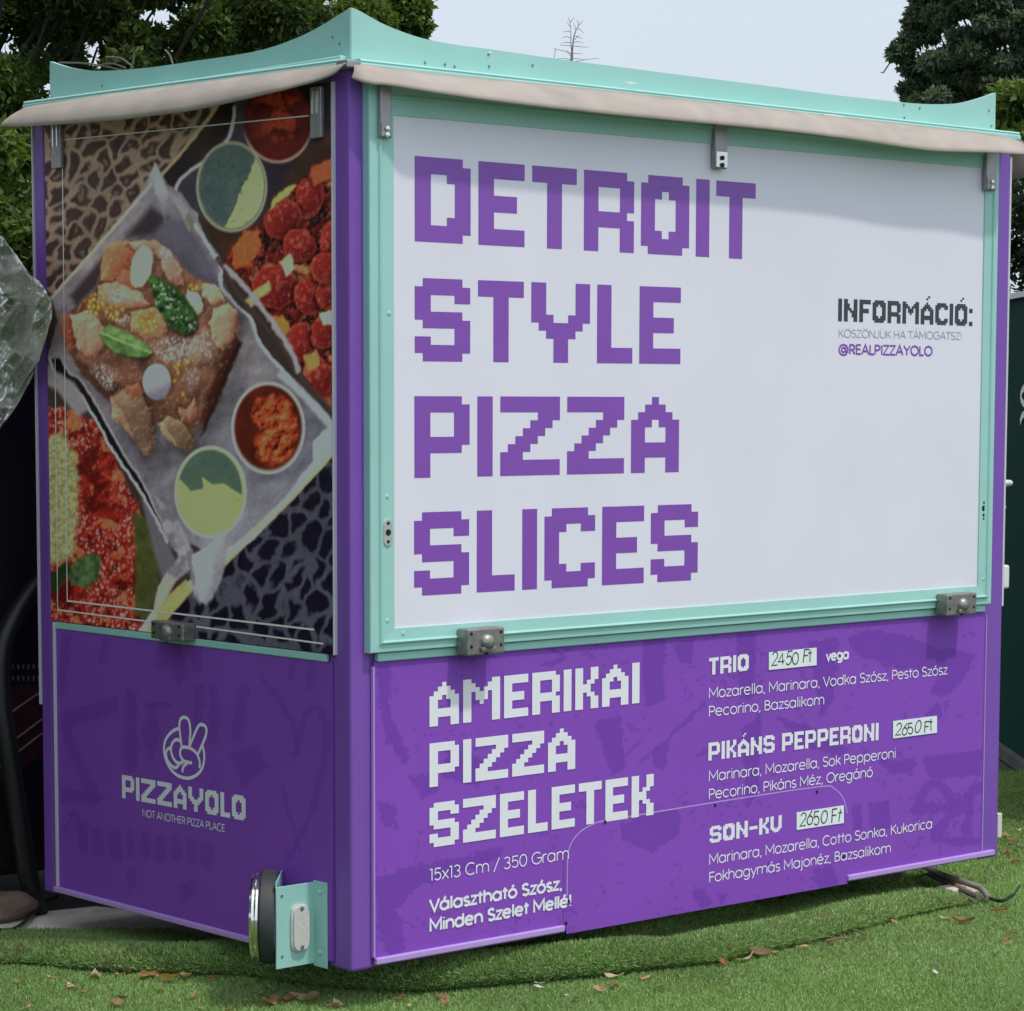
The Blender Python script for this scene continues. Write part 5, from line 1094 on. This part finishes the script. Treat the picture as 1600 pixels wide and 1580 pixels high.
def limbs(base, top, clumps, r0, parent, sway=.2):
    m = MB(); base = np.array(base); top = np.array(top); n = 8
    tr = [base + (top - base) * (i / n) + np.array((math.sin(i * 1.3) * sway * .3, math.cos(i * 1.7) * sway * .3, 0)) for i in range(n + 1)]
    m.tube(tr, [r0 * (1 - .75 * i / n) for i in range(n + 1)], 10)
    for c in list(clumps)[::3]:
        c = np.array(c); h = np.clip((c[2] - base[2]) / (top[2] - base[2]) - .22, .15, .9); st = tr[int(h * n)]
        c = st + (c - st) * .86; mid = (st + c) / 2 + np.array((0, 0, -.06 * np.linalg.norm(c - st))) + RNG.normal(0, .05, 3)
        m.tube(smooth_line([st, mid, c], 4), list(np.linspace(r0 * .22, r0 * .04, 9)), 6, False)
    return m.build('trunk', M['bark'], parent)
def tree(base, label, cat_group, clumps, radii, n, size, cols, r0, name='tree', squash=.8, top=None, droop=.25, extra=None):
    t = empty(name, (0, 0, 0)); tag(t, label, 'tree', cat_group)
    C_ = np.array(clumps); tp = top if top is not None else (C_[:, 0].mean(), C_[:, 1].mean(), C_[:, 2].max())
    limbs(base, tp, clumps, r0, t); leaves('crown', clumps, radii, n, size, cols, t, squash, droop=droop)
    return t
DG = ((.030, .062, .016), (.085, .130, .028)); MG = ((.068, .120, .026), (.155, .220, .050)); BG = ((.070, .112, .076), (.140, .190, .120)); YG = ((.05, .085, .018), (.12, .17, .035))
def clump_px(lst, depth, rscale=1.0):
    cs = []; rs = []
    for px, py, rpx, dd in lst: cs.append(onD(px, py, depth + dd)); rs.append(rpx / F * (depth + dd) * rscale)
    return cs, rs
def scatter_px(x0, x1, y0, y1, n, r0, r1, dj, hole=None):
    out = []
    while len(out) < n:
        a = random.uniform(x0, x1); b_ = random.uniform(y0, y1)
        if hole and any(math.hypot((a - h[0]) / h[2], (b_ - h[1]) / h[3]) < 1 for h in hole): continue
        out.append((a, b_, random.uniform(r0, r1), random.uniform(-dj, dj)))
    return out
# big dark tree over the left end
holes = [(165, 66, 44, 30), (208, 8, 42, 18)]
L1 = scatter_px(-420, 480, -520, 172, 200, 30, 72, 1.2, holes) + scatter_px(40, 260, -10, 120, 42, 8, 20, .6) + scatter_px(-420, 60, 150, 330, 14, 50, 90, .8)
cs, rs = clump_px(L1, 10.5)
bigtree = tree(onD(-150, 1150, 10.8) * np.array((1, 1, 0)), 'large dark leafy tree spreading over the left end of the kiosk', None, cs, rs, 290000, .034, DG, .10)
# extra boughs added on the left, unseen beyond the frame, to shade the end wall
bc, br_ = [], []
while len(bc) < 80:
    p = np.array((random.uniform(-4.6, -.6), random.uniform(1.6, 7.0), random.uniform(2.7, 6.0))); qx, qy = toPix(p); r = random.uniform(.35, .6)
    if (qx > -60 - r * 500 and qy > -40 - r * 500) or np.linalg.norm(p - CAM) < 4.5: continue
    bc.append(p); br_.append(r)
leaves('crown', bc, br_, 80000, .06, DG, bigtree)
# row of trees added out of view further left, to shade the end wall
for tx, ty in ((-6.6, -1.0), (-6.2, 2.2), (-6.4, 5.4)):
    tc_, tr_ = [], []
    while len(tc_) < 46:
        q_ = RNG.normal(0, 1, 3); q_ /= np.linalg.norm(q_); q_ *= RNG.random() ** .4
        tc_.append(np.array((tx, ty, 2.9)) + q_ * np.array((1.5, 1.8, 2.2))); tr_.append(random.uniform(.4, .65))
    tree((tx, ty, -.03), 'leafy dark tree added out of view on the left to shade the end wall', 'added shade trees left of the kiosk', tc_, tr_, 34000, .075, DG, .13)
# lighter tree behind the peak of the fascia
L2 = scatter_px(330, 600, -120, 130, 22, 35, 62, .8) + [(620, 20, 48, 0), (640, 50, 30, .2), (600, 60, 40, 0), (650, 8, 26, 0), (662, 40, 14, 0), (655, 68, 12, 0), (610, -30, 50, 0), (630, -90, 50, 0), (560, 40, 60, -.2)]
cs, rs = clump_px(L2, 15.0); tree(onD(470, 1000, 15.2) * np.array((1, 1, 0)), 'mid green leafy tree rising behind the peak of the mint fascia', None, cs, rs, 110000, .040, MG, .09)
# lighter green bush, left strip, lower
L3 = scatter_px(-260, 66, 215, 520, 30, 40, 80, .5); cs, rs = clump_px(L3, 9.2)
t3 = empty('shrub'); tag(t3, 'bright green shrub showing between the tarpaulin and the kiosk left post', 'shrub'); limbs(onD(-60, 1180, 9.3) * np.array((1, 1, 0)), cs[0] * .5 + cs[1] * .5, cs[::3], .05, t3); leaves('foliage', cs, rs, 34000, .04, MG, t3)
L4 = scatter_px(-300, 200, 480, 1150, 40, 70, 120, .5); cs, rs = clump_px(L4, 11.6)  # hedge added for a dark background, deep shade put into its leaf colours
t4 = empty('hedge'); tag(t4, 'near-black hedge added as dark background behind the covered machine', 'hedge'); limbs(onD(-60, 1150, 11.7) * np.array((1, 1, 0)), cs[0] * .5 + cs[1] * .5, cs[::4], .06, t4); leaves('foliage', cs, rs, 16000, .06, ((.008, .016, .006), (.02, .036, .012)), t4)
# right tree, dark; the bluish veil of haze is put into its leaf colours
holes = [(1560, 70, 18, 14), (1500, 128, 26, 10), (1425, 150, 26, 8), (1540, 95, 22, 8), (1525, 35, 12, 12)]
L5 = scatter_px(1436, 1880, -240, 165, 190, 13, 34, 1.4, holes) + scatter_px(1440, 1620, -20, 168, 70, 10, 26, 1.4, holes) + scatter_px(1470, 1600, 0, 160, 40, 5, 12, 1.0) + [(1408, 82, 22, 0), (1425, 60, 22, 0), (1400, 76, 12, 0), (1432, 104, 20, 0), (1420, 108, 16, 0), (1425, 136, 18, 0), (1440, 20, 26, 0), (1450, -10, 30, 0), (1412, 138, 10, 0), (1430, 35, 20, 0), (1420, 156, 12, 0), (1450, 150, 14, 0), (1480, 155, 18, 0), (1424, 37, 12, 0)]
cs, rs = clump_px(L5, 24.0); tree(onD(1720, 850, 24.3) * np.array((1, 1, 0)), 'tall dark bluish green tree behind the right end of the fascia', None, cs, rs, 230000, .052, BG, .14, squash=.62)
m_tw = MB()
# shrubs below it
L6 = scatter_px(1555, 1760, 150, 260, 12, 28, 50, .5); cs, rs = clump_px(L6, 15.0); t6 = empty('shrub'); tag(t6, 'yellow green shrub top beside the upper right corner of the kiosk', 'shrub'); limbs(onD(1660, 960, 15.1) * np.array((1, 1, 0)), cs[0] * .5 + cs[1] * .5, cs[::3], .05, t6); leaves('foliage', cs, rs, 9000, .05, MG, t6)
L7 = scatter_px(1545, 1800, 250, 640, 26, 45, 80, .6); cs, rs = clump_px(L7, 16.5); t7 = empty('hedge'); tag(t7, 'dark green hedge above the roof edge of the green cabin', 'hedge'); limbs(onD(1660, 930, 16.6) * np.array((1, 1, 0)), cs[0] * .5 + cs[1] * .5, cs[::4], .05, t7); leaves('foliage', cs, rs, 14000, .06, ((.012, .024, .012), (.03, .05, .022)), t7)
M['hazebark'] = mat('hazed_bark', (.17, .17, .18), .9, var=.2)  # bark colour lightened to stand for haze over the distance
# bare young tree far behind the roof line
bt = empty('bare_tree'); tag(bt, 'small bare leafless tree far behind the middle of the fascia', 'tree')
def dd(px, py): return onD(px, py, 30.0)
m = MB(); gb = dd(893, 0); 
m.tube([np.array((dd(893, 100)[0], dd(893, 100)[1], -.03)), dd(893, 250), dd(893, 96), dd(894, 82)], [.04, .03, .016, .013], 7)
m.tube(smooth_line([dd(894, 82), dd(896, 62), dd(899, 50), dd(904, 40)], 4), list(np.linspace(.011, .004, 13)), 6); m.tube(smooth_line([dd(893.5, 84), dd(892, 66), dd(892, 48), dd(891, 34)], 4), list(np.linspace(.007, .0025, 13)), 6)
m.build('trunk', M['hazebark'], bt); m = MB()
for a, b_ in (((893, 84), (864, 76)), ((892, 72), (874, 71)), ((892, 67), (876, 68)), ((892, 59), (878, 59)), ((896, 66), (912, 68)), ((897, 72), (920, 74)), ((899, 56), (911, 60)), ((893, 94), (870, 92)), ((894, 92), (912, 93)), ((894, 83), (910, 84)), ((891, 50), (880, 50)), ((891, 42), (886, 34)), ((891, 36), (888, 27)), ((904, 40), (911, 32)), ((903, 44), (912, 52)), ((900, 48), (896, 36)), ((892, 34), (897, 26)), ((904, 41), (902, 31)), ((895, 97), (936, 91)), ((868, 77), (866, 92)), ((893, 90), (885, 78)), ((898, 62), (906, 55))):
    mid = ((a[0] + b_[0]) / 2, (a[1] + b_[1]) / 2 - random.uniform(-1, 2)); m.tube([dd(*a), dd(*mid), dd(*b_)], [.0042, .0032, .002], 5, False)
m.build('branch', M['hazebark'], bt)
# dead twigs caught on the roof edge
TW = empty('dead_twig'); tag(TW, 'forked bare twig caught behind the left fascia of the kiosk roof', 'twig')
def rp(px, py, x=.06): return tuple(onX(px, py, x))
m = MB()
for pts in ([(92, 98), (130, 99), (165, 104), (190, 110)], [(165, 89), (188, 91), (202, 100), (208, 106)], [(204, 108), (208, 96), (210, 82)], [(150, 104), (172, 99), (196, 106)]): m.tube(smooth_line([rp(*p) for p in pts], 4), .0022, 5)
m.build('stem', M['twig'], TW)
m = MB(); m.tube(smooth_line([rp(258, 78), rp(265, 86), rp(270, 100)], 4), .0024, 5); tag(m.build('dead_twig', M['twig']), 'single short twig sticking up behind the middle of the left fascia', 'twig')
m = MB(); m.tube(smooth_line([dd(1402, 84), dd(1395, 90), dd(1388, 102), dd(1380, 114)], 4), .008, 5); m.tube([dd(1380, 114), dd(1376, 113)], .005, 5); m.tube([dd(1396, 92), dd(1404, 100)], .005, 5)
tb_ = empty('bare_branch'); tag(tb_, 'thin leafless branch hanging left of the dark bluish tree', 'branch'); m.build('stem', M['bark'], tb_)

# ================================================================== LITTER ON THE TURF
def zt_at(x, y): return float(fold_height(np.array([[x]]), np.array([[y]]))[0, 0])
def leaf_mesh(seed, curl, wide):
    nu, nv = 10, 5; V = []
    for i in range(nu + 1):
        t = i / nu; hw = wide * math.sin(math.pi * min(1, t ** .85)) ** .8 + .002
        for j in range(nv):
            s = j / (nv - 1) * 2 - 1
            V.append(((t - .5), s * hw + .05 * math.sin(t * 3 + seed), curl * (t - .5) ** 2 * 1.2 + abs(s) ** 1.5 * hw * .7 * (1 if seed % 2 else -.3) + .03 * math.sin(t * 9 + seed + s * 2)))
    Q = [(i * nv + j, i * nv + j + 1, (i + 1) * nv + j + 1, (i + 1) * nv + j) for i in range(nu) for j in range(nv - 1)]
    return np.array(V), np.array(Q)
LEAFCOL = [(.52, .31, .14), (.60, .43, .24), (.38, .19, .09), (.44, .18, .08), (.62, .50, .32), (.30, .20, .11)]
def put_leaf(px, py, L, rot, kind, tilt=0.0, label=None, group='dry leaves scattered on the turf', name='dry_leaf', col=None):
    P = onZ(px, py, .02); zz = zt_at(P[0], P[1]); P = onZ(px, py, zz + .016); V, Q = leaf_mesh(kind, .25 + .25 * (kind % 3), .16 + .05 * (kind % 3))
    c = np.array(col if col is not None else LEAFCOL[kind % 6]) * random.uniform(.8, 1.15); zmin = (V[:, 2] * L).min()
    o = fast_mesh(name, V * L, Q, M['deadleaf'], None, np.tile(c, (len(V), 1)) * (1 + .25 * (RNG.random((len(V), 1)) - .5)), True)
    o.location = (P[0], P[1], zt_at(P[0], P[1]) + .014 - zmin * .6); o.rotation_euler = (tilt, tilt * .5, rot)
    return tag(o, label or 'small dry brown leaf lying on the green turf in front of the kiosk', 'leaf', None if label else group)
put_leaf(235, 1522, .095, .2, 0, .1, 'large curled orange brown leaf on the turf left of the tail lamp', col=(.48, .27, .10)); put_leaf(262, 1530, .075, 1.9, 1, .3, 'pale folded orange leaf overlapping the large curled leaf', col=(.55, .36, .15))
put_leaf(148, 1523, .062, .9, 4, .1, 'pale tan narrow leaf alone on the turf at lower left', col=(.52, .42, .26)); put_leaf(290, 1525, .05, .5, 1, .2, None)
for i, (px, py, L) in enumerate(((182, 1521, .03), (345, 1513, .05), (362, 1512, .045), (330, 1527, .03), (115, 1541, .04), (190, 1560, .03), (28, 1532, .03), (88, 1486, .03), (420, 1565, .05), (455, 1560, .055), (470, 1556, .06), (485, 1562, .05), (600, 1530, .07), (560, 1538, .06), (640, 1537, .05), (705, 1532, .03), (958, 1523, .045), (990, 1513, .065), (1008, 1527, .035), (938, 1546, .035), (960, 1540, .03), (1127, 1503, .045), (1165, 1497, .05), (1185, 1490, .055), (1210, 1486, .03), (1255, 1480, .03), (1300, 1470, .03), (1350, 1465, .03), (1478, 1434, .04), (1505, 1440, .05), (1574, 1472, .025), (1175, 1421, .06), (1168, 1412, .035), (1562, 1423, .04), (1450, 1402, .04), (1440, 1394, .035), (1575, 1305, .05), (1580, 1312, .04), (1572, 1332, .04), (1585, 1345, .04), (1590, 1296, .03), (1030, 1542, .02), (1285, 1512, .02), (560, 1500, .035), (720, 1492, .035), (860, 1464, .03), (1045, 1500, .03), (900, 1560, .02), (300, 1555, .03), (250, 1545, .03), (690, 1555, .03), (520, 1570, .03))):
    put_leaf(px, py, L * 1.25, random.uniform(0, 6.28), i, random.uniform(-.4, .4))
rs_ = random.Random(33)
for i in range(34):
    put_leaf(rs_.uniform(-10, 720), rs_.uniform(1500, 1578), rs_.uniform(.015, .045), rs_.uniform(0, 6.28), i, rs_.uniform(-.4, .4))
for i in range(14):
    put_leaf(rs_.uniform(1180, 1590), rs_.uniform(1415, 1480), rs_.uniform(.012, .03), rs_.uniform(0, 6.28), i, rs_.uniform(-.4, .4))
put_leaf(315, 1574, .03, 1.4, 4, .5, 'small crumpled white scrap standing on the turf near the bottom edge', name='paper_scrap', col=(.75, .75, .72))['category'] = 'scrap'
for i, (px, py) in enumerate(((838, 1534), (846, 1536), (852, 1531), (830, 1530), (858, 1528), (842, 1541), (885, 1553), (870, 1527), (1462, 1488 + 30), (824, 1547))):
    o = put_leaf(px, py, .012 + .008 * (i % 3), random.uniform(0, 6), 4 + i, .3, 'tiny white paint flake lying on the turf below the kiosk front', group='white paint flakes on the turf', name='paint_flake', col=(.7, .72, .68)); o['category'] = 'flake'; o['group'] = 'white paint flakes on the turf'
# conduits and wood coming out from under the right end
def gz(px, py, h=.012):
    P = onZ(px, py, .02); P = onZ(px, py, zt_at(P[0], P[1]) + h + .012); return tuple(P)
m = MB(); m.tube(smooth_line([gz(1440, 1352), gz(1470, 1366, .03), gz(1505, 1378, .03), (gz(1532, 1388, .02)), gz(1545, 1404)], 5), .009, 10); tag(m.build('conduit', M['cable']), 'grey corrugated conduit bending out from under the kiosk right end', 'pipe')
m = MB(); m.tube(smooth_line([gz(1452, 1366), gz(1490, 1384, .014), gz(1530, 1402)], 5), .009, 8); tag(m.build('wood_stick', M['wood']), 'weathered wooden stick lying along the grey conduit', 'stick')
m = MB(); m.tube(smooth_line([gz(1548, 1404), gz(1565, 1408, .02), gz(1584, 1398, .03)], 5), .005, 8); m.tube([gz(1584, 1398, .03), gz(1594, 1384, .05)], .003, 6); tag(m.build('cable_end', M['black']), 'frayed black cable end beyond the conduit at lower right', 'cable')
m = MB(); c0 = np.array(gz(1495, 1392, .0)); m.box(c0 - np.array((.06, .035, .012)), c0 + np.array((.06, .03, .016)), .006); tag(m.build('stone_chunk', M['concrete']), 'pale broken stone chunk beside the weathered stick', 'stone')
m = MB(); P = onZ(1562, 1312, .0); m.box((P[0] - .010, P[1], -.01), (P[0] + .012, P[1] + .03, .085), .003); tag(m.build('white_post', M['plasticw']), 'short white plastic post behind the kiosk lower right corner', 'post')
for i, (p0, p1) in enumerate((((1445, 1366), (1466, 1376)), ((1470, 1372), (1476, 1390)), ((1420, 1398), (1446, 1404)), ((1335, 1454), (1352, 1462)), ((1290, 1470), (1330, 1466)), ((1575, 1318), (1594, 1324)), ((1430, 1372), (1470, 1362)), ((1462, 1384), (1500, 1376)), ((1440, 1380), (1452, 1396)), ((1500, 1396), (1524, 1412)), ((1480, 1394), (1496, 1402)), ((1538, 1372), (1556, 1366)))):
    m = MB(); m.tube([gz(*p0), gz((p0[0] + p1[0]) / 2, (p0[1] + p1[1]) / 2 - 2), gz(*p1)], .003, 5); tag(m.build('straw', M['twig']), 'thin dry straw lying on the turf by the kiosk right end', 'straw', 'dry straws on the turf')
